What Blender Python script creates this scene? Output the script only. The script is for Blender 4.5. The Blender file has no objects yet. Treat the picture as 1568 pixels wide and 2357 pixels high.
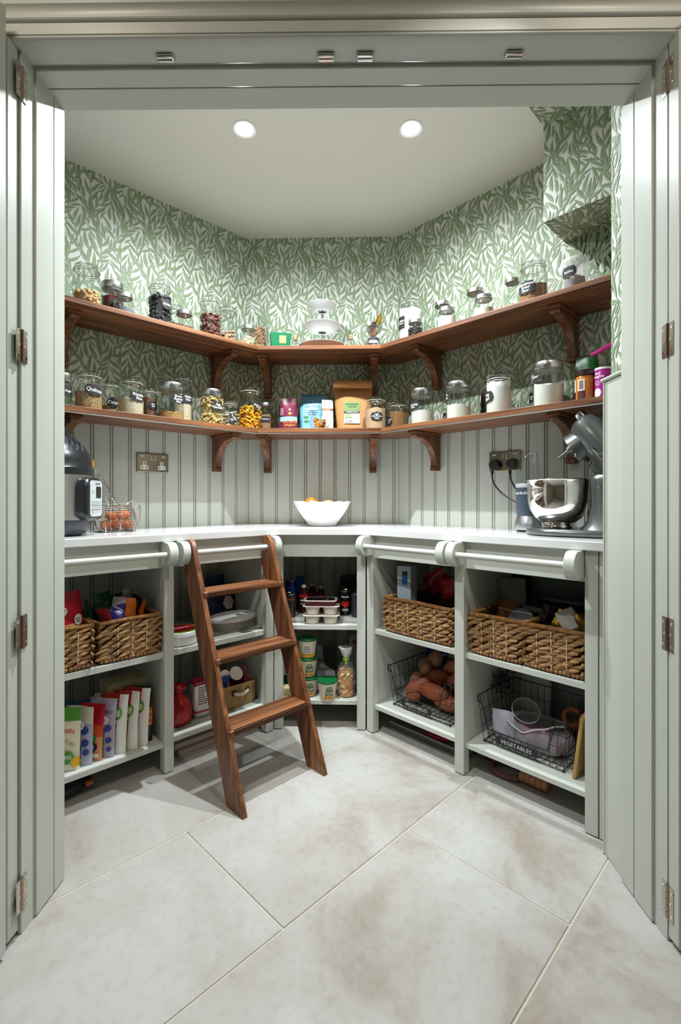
import bpy, bmesh, math, random
import numpy as np
from mathutils import Vector, Matrix
R = math.radians
sin, cos, pi = math.sin, math.cos, math.pi
rnd = random.Random(7)
SC = bpy.context.scene
COL = SC.collection
# ---------------------------------------------------------------- camera, world, light, exposure
cam_d = bpy.data.cameras.new('camera'); cam = bpy.data.objects.new('camera', cam_d); COL.objects.link(cam)
cam.location = (0, 0, 1.012); cam.rotation_euler = (R(90), 0, 0)
cam_d.sensor_fit = 'HORIZONTAL'; cam_d.sensor_width = 24; cam_d.lens = 24 * 1110 / 1568
cam_d.shift_x = 2 / 1568; cam_d.shift_y = -26.5 / 1568; cam_d.clip_start = .02
SC.camera = cam
wd = bpy.data.worlds.new('room_air'); SC.world = wd; wd.use_nodes = True
wd.node_tree.nodes['Background'].inputs[0].default_value = (1, .95, .88, 1)
wd.node_tree.nodes['Background'].inputs[1].default_value = .05
vs = SC.view_settings
vs.view_transform = 'Standard'; vs.look = 'None'; vs.gamma = 1; vs.use_curve_mapping = False
vs.exposure = 0.52
SC.cycles.max_bounces = 8; SC.cycles.diffuse_bounces = 4; SC.cycles.glossy_bounces = 4
SC.cycles.transparent_max_bounces = 24; SC.cycles.caustics_reflective = False; SC.cycles.caustics_refractive = False
SC.cycles.sample_clamp_indirect = 4
SPOT_W, CORE_W, FILL_W = 24.0, 58.0, 4.6
COOL = (.90, .975, 1.0)
# added spots, unseen, aimed through the doorway to brighten the cabinet posts
for pos, aim, w, c, sz in (((-.55, .55, 2.44), (.34, 2.0, .20), 62, (.88, .97, 1.0), 40), ((.55, .55, 2.44), (-.40, 1.95, .35), 22, (1, .95, .88), 50)):
    l = bpy.data.lights.new('post_fill_spot', 'SPOT'); l.energy = w; l.spot_size = R(sz); l.spot_blend = .7; l.shadow_soft_size = .02; l.color = c
    o = bpy.data.objects.new('post_fill_spot', l); COL.objects.link(o); o.location = pos
    o.rotation_euler = (Vector(aim) - Vector(pos)).to_track_quat('-Z', 'Y').to_euler()
for x, y in ((-.75, .50), (.75, .50)):                  # warm fill lamps added out of view to brighten the door casing
    l = bpy.data.lights.new('casing_fill', 'AREA'); l.shape = 'DISK'; l.size = .3; l.energy = FILL_W; l.color = (1, .88, .75)
    o = bpy.data.objects.new('casing_fill', l); COL.objects.link(o); o.location = (x, y, 2.42)

# ---------------------------------------------------------------- materials
MC = {}
def lin(h):
    h = h.lstrip('#'); c = [int(h[i:i + 2], 16) / 255 for i in (0, 2, 4)]
    return tuple(x / 12.92 if x < .04045 else ((x + .055) / 1.055) ** 2.4 for x in c)
def M(col, rough=.5, metal=0, spec=.5, emit=0, bump=None, noise=None, stretch=None, coat=0, key=''):
    """colour may be '#hex' or a linear triple; noise=(scale, dark colour, contrast); bump=(scale, strength)"""
    k = (str(col), rough, metal, spec, emit, bump, noise, stretch, coat, key)
    if k in MC: return MC[k]
    c = lin(col) if isinstance(col, str) else col
    m = bpy.data.materials.new('finish'); m.use_nodes = True; nt = m.node_tree; b = nt.nodes['Principled BSDF']
    b.inputs['Base Color'].default_value = (*c, 1); b.inputs['Roughness'].default_value = rough
    b.inputs['Metallic'].default_value = metal; b.inputs['Specular IOR Level'].default_value = spec
    b.inputs['Coat Weight'].default_value = coat; b.inputs['Coat Roughness'].default_value = .15
    if emit: b.inputs['Emission Color'].default_value = (*c, 1); b.inputs['Emission Strength'].default_value = emit
    if bump or noise:
        tc = nt.nodes.new('ShaderNodeTexCoord'); mp = nt.nodes.new('ShaderNodeMapping'); nt.links.new(tc.outputs['Object'], mp.inputs[0])
        if stretch: mp.inputs['Scale'].default_value = stretch
        if noise:
            n = nt.nodes.new('ShaderNodeTexNoise'); n.inputs['Scale'].default_value = noise[0]; n.inputs['Detail'].default_value = 5
            nt.links.new(mp.outputs[0], n.inputs[0]); r = nt.nodes.new('ShaderNodeValToRGB')
            d = lin(noise[1]) if isinstance(noise[1], str) else noise[1]
            r.color_ramp.elements[0].position = .5 - noise[2]; r.color_ramp.elements[1].position = .5 + noise[2]
            r.color_ramp.elements[0].color = (*d, 1); r.color_ramp.elements[1].color = (*c, 1)
            nt.links.new(n.outputs['Fac'], r.inputs[0]); nt.links.new(r.outputs[0], b.inputs['Base Color'])
        if bump:
            n2 = nt.nodes.new('ShaderNodeTexNoise'); n2.inputs['Scale'].default_value = bump[0]; n2.inputs['Detail'].default_value = 3
            nt.links.new(mp.outputs[0], n2.inputs[0]); bp = nt.nodes.new('ShaderNodeBump')
            bp.inputs['Strength'].default_value = bump[1]; bp.inputs['Distance'].default_value = .002
            nt.links.new(n2.outputs['Fac'], bp.inputs['Height']); nt.links.new(bp.outputs[0], b.inputs['Normal'])
    MC[k] = m; return m
def wood(axis):
    k = 'wood' + axis
    if k in MC: return MC[k]
    m = bpy.data.materials.new('walnut'); m.use_nodes = True; nt = m.node_tree; b = nt.nodes['Principled BSDF']
    tc = nt.nodes.new('ShaderNodeTexCoord'); mp = nt.nodes.new('ShaderNodeMapping'); nt.links.new(tc.outputs['Object'], mp.inputs[0])
    oi = nt.nodes.new('ShaderNodeObjectInfo'); nt.links.new(oi.outputs['Random'], mp.inputs['Location'])
    mp.inputs['Scale'].default_value = {'x': (1.2, 22, 22), 'z': (22, 22, 1.2)}[axis]
    n = nt.nodes.new('ShaderNodeTexNoise'); n.inputs['Scale'].default_value = 2.2; n.inputs['Detail'].default_value = 7; n.inputs['Distortion'].default_value = .6
    nt.links.new(mp.outputs[0], n.inputs[0]); r = nt.nodes.new('ShaderNodeValToRGB')
    e = r.color_ramp.elements; e[0].position = .32; e[0].color = (.075, .024, .009, 1); e[1].position = .68; e[1].color = (.29, .115, .045, 1)
    x = r.color_ramp.elements.new(.5); x.color = (.17, .062, .023, 1)
    nt.links.new(n.outputs['Fac'], r.inputs[0]); nt.links.new(r.outputs[0], b.inputs['Base Color'])
    b.inputs['Roughness'].default_value = .42
    MC[k] = m; return m
def glass(tint=(.92, .95, .935), base=.07, k='g'):
    k = ('glass', tint, base, k)
    if k in MC: return MC[k]
    m = bpy.data.materials.new('clear_glass'); m.use_nodes = True; nt = m.node_tree; nt.nodes.clear()
    out = nt.nodes.new('ShaderNodeOutputMaterial'); mx = nt.nodes.new('ShaderNodeMixShader'); t = nt.nodes.new('ShaderNodeBsdfTransparent')
    g = nt.nodes.new('ShaderNodeBsdfGlossy'); g.inputs['Roughness'].default_value = .04
    lw = nt.nodes.new('ShaderNodeLayerWeight'); lw.inputs['Blend'].default_value = .25
    ma = nt.nodes.new('ShaderNodeMath'); ma.operation = 'MULTIPLY_ADD'; ma.inputs[1].default_value = .85; ma.inputs[2].default_value = base
    t.inputs[0].default_value = (*tint, 1)
    nt.links.new(lw.outputs['Facing'], ma.inputs[0]); nt.links.new(ma.outputs[0], mx.inputs[0])
    pw = nt.nodes.new('ShaderNodeMath'); pw.operation = 'POWER'; pw.inputs[1].default_value = 2.2
    nt.links.new(lw.outputs['Facing'], pw.inputs[0]); nt.links.new(pw.outputs[0], ma.inputs[0])
    p3 = nt.nodes.new('ShaderNodeMath'); p3.operation = 'POWER'; p3.inputs[1].default_value = 3.0; nt.links.new(lw.outputs['Facing'], p3.inputs[0])
    cm = nt.nodes.new('ShaderNodeMix'); cm.data_type = 'RGBA'; cm.inputs[6].default_value = (*tint, 1); cm.inputs[7].default_value = (tint[0] * .38, tint[1] * .42, tint[2] * .41, 1)
    nt.links.new(p3.outputs[0], cm.inputs[0]); nt.links.new(cm.outputs[2], t.inputs[0])
    nt.links.new(t.outputs[0], mx.inputs[1]); nt.links.new(g.outputs[0], mx.inputs[2]); nt.links.new(mx.outputs[0], out.inputs[0])
    MC[k] = m; return m
def film(col, alpha, rough=.4):
    """thin translucent plastic"""
    k = ('film', col, alpha, rough)
    if k in MC: return MC[k]
    m = bpy.data.materials.new('plastic_film'); m.use_nodes = True; nt = m.node_tree; b = nt.nodes['Principled BSDF']
    b.inputs['Base Color'].default_value = (*lin(col), 1); b.inputs['Roughness'].default_value = rough; b.inputs['Alpha'].default_value = alpha
    MC[k] = m; return m
def stone():
    m = bpy.data.materials.new('limestone'); m.use_nodes = True; nt = m.node_tree; b = nt.nodes['Principled BSDF']
    tc = nt.nodes.new('ShaderNodeTexCoord'); oi = nt.nodes.new('ShaderNodeObjectInfo'); va = nt.nodes.new('ShaderNodeVectorMath'); va.operation = 'MULTIPLY_ADD'
    va.inputs[1].default_value = (1, 1, 1); cb = nt.nodes.new('ShaderNodeCombineXYZ'); mu = nt.nodes.new('ShaderNodeMath'); mu.operation = 'MULTIPLY'; mu.inputs[1].default_value = 37
    nt.links.new(oi.outputs['Random'], mu.inputs[0]); nt.links.new(mu.outputs[0], cb.inputs[0]); nt.links.new(mu.outputs[0], cb.inputs[1])
    nt.links.new(tc.outputs['Object'], va.inputs[0]); nt.links.new(cb.outputs[0], va.inputs[2])
    n1 = nt.nodes.new('ShaderNodeTexNoise'); n1.inputs['Scale'].default_value = 2.6; n1.inputs['Detail'].default_value = 9; n1.inputs['Roughness'].default_value = .62; n1.inputs['Distortion'].default_value = .5
    n2 = nt.nodes.new('ShaderNodeTexNoise'); n2.inputs['Scale'].default_value = 45; n2.inputs['Detail'].default_value = 6
    for n in (n1, n2): nt.links.new(va.outputs[0], n.inputs[0])
    r = nt.nodes.new('ShaderNodeValToRGB'); e = r.color_ramp.elements
    e[0].position = .36; e[0].color = (*lin('#9c9288'), 1); e[1].position = .62; e[1].color = (*lin('#b6b5b2'), 1); x = e.new(.48); x.color = (*lin('#aeaaa4'), 1)
    nt.links.new(n1.outputs['Fac'], r.inputs[0])
    r2 = nt.nodes.new('ShaderNodeValToRGB'); r2.color_ramp.elements[0].position = .3; r2.color_ramp.elements[0].color = (.8, .79, .77, 1); r2.color_ramp.elements[1].position = .5
    nt.links.new(n2.outputs['Fac'], r2.inputs[0])
    mx = nt.nodes.new('ShaderNodeMix'); mx.data_type = 'RGBA'; mx.blend_type = 'MULTIPLY'; mx.inputs[0].default_value = .45
    nt.links.new(r.outputs[0], mx.inputs[6]); nt.links.new(r2.outputs[0], mx.inputs[7]); nt.links.new(mx.outputs[2], b.inputs['Base Color'])
    b.inputs['Roughness'].default_value = .42; b.inputs['Specular IOR Level'].default_value = .35
    bp = nt.nodes.new('ShaderNodeBump'); bp.inputs['Strength'].default_value = .25; bp.inputs['Distance'].default_value = .003
    nt.links.new(n1.outputs['Fac'], bp.inputs['Height']); nt.links.new(bp.outputs[0], b.inputs['Normal'])
    return m
SAGE = M((.535, .555, .505), .36, spec=.40, bump=(60, .04), key='sage')
SAGE_W = M((.545, .56, .505), .42, bump=(90, .10), stretch=(3, 3, .25), key='sagewood')
WHITE_P = M((.78, .78, .75), .7, key='ceil')
PAPER = M((.70, .70, .66), .55, key='paper')
LEAF_A = M((.29, .375, .26), .55, key='la'); LEAF_B = M((.20, .28, .14), .55, key='lb'); LEAF_C = M((.26, .34, .20), .55, key='lc')
STEM = M((.25, .215, .17), .55, key='stem')
QUARTZ = M((.80, .80, .79), .12, noise=(5, (.70, .70, .70), .3), key='quartz')
STONE = stone()
GROUT = M('#bdb7a8', .9)
CHROME = M((.75, .75, .76), .08, 1); STEEL = M((.62, .62, .62), .28, 1); NICKEL = M((.55, .50, .45), .22, 1)
ALU = M((.75, .75, .75), .35, 1)
BLACK = M((.012, .012, .014), .35); CHALK = M((.013, .013, .014), .75); INK = M((.82, .82, .80), .8)
WHITE = M((.80, .80, .79), .35); DARK = M((.03, .028, .026), .7)
GL = glass(); GL2 = glass((.88, .92, .90), .10, 'thick')

# ---------------------------------------------------------------- mesh builder
class B:
    def __init__(s): s.v = []; s.f = []; s.m = []
    def add(s, v, f, mi=0, T=None):
        o = len(s.v)
        s.v += [tuple(T @ Vector(p)) for p in v] if T is not None else [tuple(p) for p in v]
        s.f += [tuple(i + o for i in q) for q in f]; s.m += [mi] * len(f) if isinstance(mi, int) else list(mi)
        return s
    def box(s, x0, x1, y0, y1, z0, z1, mi=0, T=None):
        v = [(x, y, z) for z in (z0, z1) for y in (y0, y1) for x in (x0, x1)]
        return s.add(v, [(0, 2, 3, 1), (4, 5, 7, 6), (0, 1, 5, 4), (2, 6, 7, 3), (0, 4, 6, 2), (1, 3, 7, 5)], mi, T)
    def lathe(s, prof, n=24, mi=0, c=(0, 0, 0), T=None, cap=True, sx=1, sy=1, wob=None):
        v = []; f = []; k = len(prof)
        for i in range(n):
            a = 2 * pi * i / n; w = wob(a) if wob else 1
            for r, z in prof: v.append((c[0] + r * w * cos(a) * sx, c[1] + r * w * sin(a) * sy, c[2] + z))
        for i in range(n):
            j = (i + 1) % n
            for q in range(k - 1): f.append((i * k + q, j * k + q, j * k + q + 1, i * k + q + 1))
        if cap:
            f.append(tuple(i * k for i in reversed(range(n)))); f.append(tuple(i * k + k - 1 for i in range(n)))
        return s.add(v, f, mi, T)
    def tube(s, pts, r, n=6, closed=False, mi=0, T=None, cap=True):
        P = [Vector(p) for p in pts]; N = len(P); v = []; f = []; up = None
        for i, p in enumerate(P):
            t = (P[(i + 1) % N] - P[i - 1]) if closed else (P[min(i + 1, N - 1)] - P[max(i - 1, 0)])
            t = t.normalized() if t.length > 1e-9 else Vector((0, 0, 1))
            if up is None: up = t.orthogonal().normalized()
            up = (up - t * up.dot(t)); up = up.normalized() if up.length > 1e-6 else t.orthogonal().normalized()
            w = t.cross(up); rr = r[i] if isinstance(r, (list, tuple)) else r
            for k in range(n):
                a = 2 * pi * k / n; v.append(p + (up * cos(a) + w * sin(a)) * rr)
        for i in range(N if closed else N - 1):
            j = (i + 1) % N
            for k in range(n): l = (k + 1) % n; f.append((i * n + k, i * n + l, j * n + l, j * n + k))
        if not closed and cap: f.append(tuple(reversed(range(n)))); f.append(tuple((N - 1) * n + k for k in range(n)))
        return s.add(v, f, mi, T)
    def prism(s, poly, a, b, ax='z', mi=0, T=None):
        """closed polygon extruded; ax 'z': poly=(x,y); 'x': poly=(y,z); 'y': poly=(x,z)"""
        def P(p, h): return {'z': (p[0], p[1], h), 'x': (h, p[0], p[1]), 'y': (p[0], h, p[1])}[ax]
        n = len(poly); v = [P(p, a) for p in poly] + [P(p, b) for p in poly]
        f = [tuple(reversed(range(n))), tuple(range(n, 2 * n))] + [(i, (i + 1) % n, n + (i + 1) % n, n + i) for i in range(n)]
        return s.add(v, f, mi, T)
    def ell(s, c, rx, ry, rz, nu=10, nv=7, mi=0, T=None, egg=0, jit=0):
        v = []; f = []
        for j in range(1, nv):
            th = pi * j / nv
            for i in range(nu):
                a = 2 * pi * i / nu; q = 1 + egg * cos(th); w = 1 + (rnd.uniform(-jit, jit) if jit else 0)
                v.append((c[0] + rx * q * w * sin(th) * cos(a), c[1] + ry * q * w * sin(th) * sin(a), c[2] + rz * cos(th)))
        v += [(c[0], c[1], c[2] + rz), (c[0], c[1], c[2] - rz)]; t, b = len(v) - 2, len(v) - 1
        for i in range(nu):
            k = (i + 1) % nu; f.append((t, i, k)); o = (nv - 2) * nu; f.append((b, o + k, o + i))
            for j in range(nv - 2): f.append((j * nu + i, (j + 1) * nu + i, (j + 1) * nu + k, j * nu + k))
        return s.add(v, f, mi, T)
    def mesh(s, mats, sharp=35, smooth=True):
        me = bpy.data.meshes.new('shape'); me.from_pydata(s.v, [], s.f)
        for m in mats: me.materials.append(m)
        if len(mats) > 1: me.polygons.foreach_set('material_index', s.m)
        bm = bmesh.new(); bm.from_mesh(me); bmesh.ops.recalc_face_normals(bm, faces=bm.faces); bm.to_mesh(me); bm.free()
        if smooth:
            me.polygons.foreach_set('use_smooth', [True] * len(me.polygons)); me.set_sharp_from_angle(angle=R(sharp))
        return me
    def obj(s, name, mats, parent=None, loc=(0, 0, 0), rz=0, bevel=0, sharp=35, smooth=True):
        if not isinstance(mats, (list, tuple)): mats = [mats]
        me = s.mesh(mats, sharp, smooth)
        return put(name, me, parent, loc, rz, bevel)
def put(name, me, parent=None, loc=(0, 0, 0), rz=0, bevel=0):
    o = bpy.data.objects.new(name, me); COL.objects.link(o); o.location = loc; o.rotation_euler = (0, 0, rz)
    if parent is not None: o.parent = parent
    if bevel:
        b = o.modifiers.new('edge', 'BEVEL'); b.width = bevel; b.segments = 2; b.limit_method = 'ANGLE'; b.angle_limit = R(40)
    return o
def tag(o, label, cat, group=None, kind=None):
    o['label'] = label; o['category'] = cat
    if group: o['group'] = group
    if kind: o['kind'] = kind
    return o
def thing(name, label, cat, loc=(0, 0, 0), rz=0, group=None):
    o = bpy.data.objects.new(name, None); COL.objects.link(o); o.location = loc; o.rotation_euler = (0, 0, rz); o.empty_display_size = .05
    return tag(o, label, cat, group)
def struct(o): o['kind'] = 'structure'; return o
# text: T maps (x, y) of the flat lettering to a point in the parent's space
TC = {}
def glyphs(s, size, shear=0, space=1.0, lead=1.0):
    k = (s, size, shear, space, lead)
    if k in TC: return TC[k]
    c = bpy.data.curves.new('t', 'FONT'); c.body = s; c.size = size; c.align_x = 'CENTER'; c.align_y = 'CENTER'; c.shear = shear
    c.space_character = space; c.space_line = lead; c.resolution_u = 2
    o = bpy.data.objects.new('t', c); COL.objects.link(o)
    dg = bpy.context.evaluated_depsgraph_get(); me = bpy.data.meshes.new_from_object(o.evaluated_get(dg))
    r = ([(v.co.x, v.co.y) for v in me.vertices], [tuple(p.vertices) for p in me.polygons])
    bpy.data.objects.remove(o); bpy.data.meshes.remove(me); bpy.data.curves.remove(c); TC[k] = r; return r
def text(s, size, mat, parent, T, shear=0, name='lettering', space=1.0, lead=.85, bold=0):
    v, f = glyphs(s, size, shear, space, lead); b = B(); b.add([T(x, y) for x, y in v], f)
    if bold:
        for dx, dy in ((bold, 0), (0, bold), (-bold, 0)): b.add([T(x + dx, y + dy) for x, y in v], f)
    return b.obj(name, mat, parent, smooth=False)
def flat(cx, y, cz, tilt=0): return lambda a, b: (cx + a * cos(tilt) - b * sin(tilt), y, cz + a * sin(tilt) + b * cos(tilt))
def cyl(r, z, phi=0, tilt=0):
    def T(x, y):
        x, y = x * cos(tilt) - y * sin(tilt), x * sin(tilt) + y * cos(tilt)
        a = phi - pi / 2 + x / r; return (r * cos(a), r * sin(a), z + y)
    return T
def patch(r, z, w, h, phi=0, shape='rect', n=18, tilt=0):
    """curved label on a cylinder; returns builder"""
    b = B(); T = cyl(r, z, phi, tilt); v = []
    for i in range(n + 1):
        u = -1 + 2 * i / n; a = abs(u)
        if shape == 'rect': t = 1
        elif shape == 'oval': t = math.sqrt(max(0, 1 - u * u)) * .98 + .02
        elif shape == 'disc': t = math.sqrt(max(0, 1 - u * u)) + .01
        else: t = (1.0 if a < .12 else .88 + .05 * cos(a * 9) if a < .6 else .80 - .1 * (a - .6) if a < .78 else .62 - .30 * ((a - .78) / .22) ** 2)
        v += [T(u * w / 2, -h / 2 * t), T(u * w / 2, h / 2 * t)]
    return b.add(v, [(2 * i, 2 * i + 2, 2 * i + 3, 2 * i + 1) for i in range(n)])
# wall frames: local +x runs right along the wall, +y goes into the wall, d = distance from the wall into the room
BL, BR = Vector((-.495, 2.559)), Vector((.309, 2.535))
SIDE = {'L': (BL, R(44)), 'C': (BL, math.atan2(BR.y - BL.y, BR.x - BL.x)), 'R': (BR, R(-46))}
def at(s, x, d, z=0):
    O, a = SIDE[s]; return (O.x + x * cos(a) + d * sin(a), O.y + x * sin(a) - d * cos(a), z)
def ang(s): return SIDE[s][1]
ZC, ZW, TW, ZL, ZU = 2.40, .889, .028, 1.355, 1.7465

# ================================================================ structure
def wallbox(name, x0, x1, y0, y1, z0, z1, mat, loc=(0, 0, 0), rz=0):
    return struct(B().box(x0, x1, y0, y1, z0, z1).obj(name, mat, None, loc, rz, smooth=False))
wl = wallbox('wall_left', -1.42, .04, .0, .10, 0, 2.5, PAPER, at('L', 0, 0), ang('L'))
wb = wallbox('wall_back', -.04, .845, .0, .10, 0, 2.5, PAPER, at('C', 0, 0), ang('C'))
wr = wallbox('wall_right', -.04, 1.62, .0, .10, 0, 2.5, PAPER, at('R', 0, 0), ang('R'))
struct(B().box(-1.9, 1.9, 1.10, 2.85, ZC, ZC + .08).obj('ceiling', WHITE_P, smooth=False))
# front wall with the opening (local frame turned by the small angle of the frame)
FR, FZ = (0, 1.2, 0), R(-.6)
def fr(b, name, mat, bevel=0, parent=None): return struct(b.obj(name, mat, parent, FR, FZ, bevel))
fr(B().box(-2.6, -.752, -.075, .085, 0, 2.5), 'wall_front_left', SAGE)
fr(B().box(.772, 2.6, -.075, .180, 0, 2.5), 'wall_front_right', PAPER)
fr(B().box(-.78, .80, -.075, .080, 2.070, 2.5), 'wall_front_top', SAGE)
# kitchen shell behind the camera
wallbox('wall_kitchen_left', -2.7, -2.6, -2.8, 1.2, 0, 2.5, M((.62, .58, .52), .8))
wallbox('wall_kitchen_right', 2.6, 2.7, -2.8, 1.2, 0, 2.5, M((.62, .58, .52), .8))
wallbox('wall_kitchen_rear', -2.7, 2.7, -2.9, -2.8, 0, 2.5, M((.62, .58, .52), .8))
struct(B().box(-2.7, 2.7, -2.9, 1.12, 2.46, 2.52).obj('ceiling_kitchen', WHITE_P, smooth=False))
# floor: grout bed and limestone slabs laid on the diagonal
fl = struct(B().box(-2.7, 2.7, -2.9, 2.9, -.06, -.003).obj('floor', GROUT, smooth=False))
FA = R(45.3); GJ = .0026
sl = B(); L_, W_ = .96, .478
q = []
for (x, y) in ((0, 0), (L_ - 2 * GJ, 0), (L_ - 2 * GJ, W_ - 2 * GJ), (0, W_ - 2 * GJ)): q.append((x, y))
sl.prism(q, -.03, 0); slab_me = sl.mesh([STONE], smooth=False)
for r_, (v0, uj) in enumerate(((-.538, .245), (-.06, .7265), (.418, 1.205), (.896, .7165), (1.376, 1.218), (1.856, .7265), (2.336, 1.2), (-1.016, .7265), (-1.494, .245))):
    for k in range(-4, 4):
        u0 = uj + k * L_ + GJ; cu, cv = u0 + L_ / 2, v0 + W_ / 2
        cx, cy = cu * cos(FA) - cv * sin(FA), cu * sin(FA) + cv * cos(FA)
        if not (-2.1 < cx < 2.1 and -1.6 < cy < 2.7): continue
        put('slab', slab_me, fl, (u0 * cos(FA) - (v0 + GJ) * sin(FA), u0 * sin(FA) + (v0 + GJ) * cos(FA), rnd.uniform(-.0006, 0)), FA, .002)
# ---- door frame
t = B()   # reeded head casing: stepped section extruded along the head
t.prism([(-.105, 2.0625), (-.108, 2.064), (-.110, 2.0665), (-.110, 2.0685), (-.106, 2.0705), (-.1065, 2.073), (-.109, 2.074), (-.109, 2.099), (-.106, 2.1005), (-.106, 2.1035), (-.112, 2.1045),
         (-.114, 2.107), (-.114, 2.112), (-.112, 2.1145), (-.108, 2.118), (-.108, 2.128), (-.112, 2.134), (-.116, 2.137), (-.116, 2.146), (-.112, 2.148), (-.118, 2.152), (-.124, 2.17), (-.130, 2.19), (-.130, 2.21), (-.075, 2.21), (-.075, 2.0625)], -1.2, 1.2, 'x')
fr(t, 'trim_1', SAGE)
fr(B().box(-.745, .757, -.078, -.042, 2.0635, 2.075), 'trim_2', SAGE, .0012)          # lip behind the casing
fr(B().box(-.745, .757, -.0405, .080, 2.0645, 2.072), 'trim_3', SAGE, .001)         # head jamb
fr(B().box(-.745, .757, -.038, .0135, 2.054, 2.066), 'trim_4', SAGE, .0025)         # head stop
fr(B().box(-.745, .757, .0145, .080, 2.0525, 2.066), 'trim_5', SAGE, .001)
for s, x0, x1, xs, e, n in ((-1, -.752, -.742, -.7365, .085, 6), (1, .755, .773, .7485, .095, 8)):
    lo, hi = min(x0, x1), max(x0, x1)
    fr(B().box(lo, hi, -.083, .085 if s < 0 else .085, 0, 2.065), 'trim_%d' % n, SAGE, .001)                 # jamb
    lo, hi = (x0, xs) if s < 0 else (xs, x1)
    fr(B().box(lo, hi, -.037, .034, .002, 2.056).box(lo, hi + .0, .035, e - .002, .002, 2.0535), 'trim_%d' % (n + 1), SAGE, .0025)   # stop
# folded bifold leaves
for s, n in ((-1, 1), (1, 2)):
    xi = -.7475 if s < 0 else .7555
    d = B(); y0, y1 = -.122, -.085
    xa, xb = (xi - .36, xi) if s < 0 else (xi, xi + .36)
    d.box(xa, xb, y0, y1, .012, 2.062)
    fr(d, 'door_%d' % n, SAGE, .003)
    xi2 = -.7365 if s < 0 else .7505
    xa, xb = (xi2 - .36, xi2) if s < 0 else (xi2 + .012, xi2 + .372)
    fr(B().box(xa, xb, y0 - .055, y0 - .018, .012, 2.1), 'door_%d' % (n + 2), SAGE, .003)
# right return: dado panelling under a cap, paper above
rp = fr(B().box(.7575, .775, .084, .196, 0, 1.352), 'trim_10', SAGE_W, .003)
fr(B().box(.7505, .776, .0855, .204, 1.352, 1.362), 'trim_11', SAGE, .004)
b = B()
for y in (.190,): b.tube([(.7572, y, .002), (.7572, y, 1.35)], .004, 8)
for y in (.178,): b.tube([(.7580, y, .002), (.7580, y, 1.35)], .002, 6)
fr(b, 'trim_12', SAGE)
# ---- wallpaper: a generic leafy scroll printed flat, built as one repeat and laid over each wall
def leaf_tile(w=.25, h=.46):
    rg = random.Random(11); nx, nz = 100, 184; occ = np.zeros((nx, nz), bool); out = []
    def leaf(x, z, a, L, Wd, curl, col, force=False, lim=.22):
        P = []; px, pz, aa = x, z, a; N = 7
        for i in range(N + 1):
            u = i / N; P.append((px, pz, aa, Wd * max(.03, sin(pi * min(1, u ** .8)) ** .8 * (1 - .25 * u)) if 0 < i < N else .0002))
            aa = a + curl * (u ** 1.7); px += cos(aa) * L / N; pz += sin(aa) * L / N
        cells = set(); core = set()
        for i in range(N):
            (ax_, az, aa_, aw), (bx, bz, ba, bw_) = P[i], P[i + 1]
            for j in range(4):
                u = j / 4; qx, qz, qa, ww = ax_ + (bx - ax_) * u, az + (bz - az) * u, aa_ + (ba - aa_) * u, aw + (bw_ - aw) * u
                for k in (-1.15, -.8, -.4, 0, .4, .8, 1.15):
                    c = (int((qx - sin(qa) * ww * k) / w * nx) % nx, int((qz + cos(qa) * ww * k) / h * nz) % nz)
                    cells.add(c)
        hit = sum(occ[c] for c in cells) / len(cells)
        if hit > lim and not force: return False
        for c in cells: occ[c] = True
        out.append(('leaf', P, col)); return True
    stems = [(.00, 1, .014, .0), (.06, -1, .012, .35), (.125, 1, .014, .5), (.185, -1, .012, .85), (.10, 0, .030, .2), (.225, 0, .026, .7)]
    fn = lambda st: (lambda u: (st[0] + st[1] * w * u + st[2] * sin(2 * pi * (u + st[3])) + .006 * sin(6 * pi * (u + st[3])), h * u))
    for st in stems: f = fn(st); out.append(('stem', [f(i / 44) for i in range(45)], 0))
    for i in range(13):
        for st in rg.sample(stems, len(stems)):
            f = fn(st)
            for sd in (1, -1):
                u = (i + (.25 if sd > 0 else .75) + rg.uniform(-.15, .15)) / 13; p, p2 = f(u), f(u + .01); a = math.atan2(p2[1] - p[1], p2[0] - p[0])
                L = rg.uniform(.058, .080); leaf(p[0], p[1], a + sd * rg.uniform(.30, .70), L, L * rg.uniform(.095, .12), -sd * rg.uniform(-.7, 1.2), rg.choice((0, 0, 1)), lim=.34)
    for Lm, nn in ((.070, 2200), (.052, 3000), (.036, 3500)):
        for _ in range(nn):
            x, z = rg.uniform(0, w), rg.uniform(0, h); a = rg.choice((.5, .9, 1.3, 1.8, 2.2, 2.6)) + rg.uniform(-.3, .3)
            L = Lm * rg.uniform(.85, 1.1); leaf(x, z, a, L, L * rg.uniform(.10, .13), rg.uniform(-1.4, 1.4), rg.choice((0, 0, 1)), lim=.07)
    return out, w, h
TILE, TWD, THT = leaf_tile()
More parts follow.
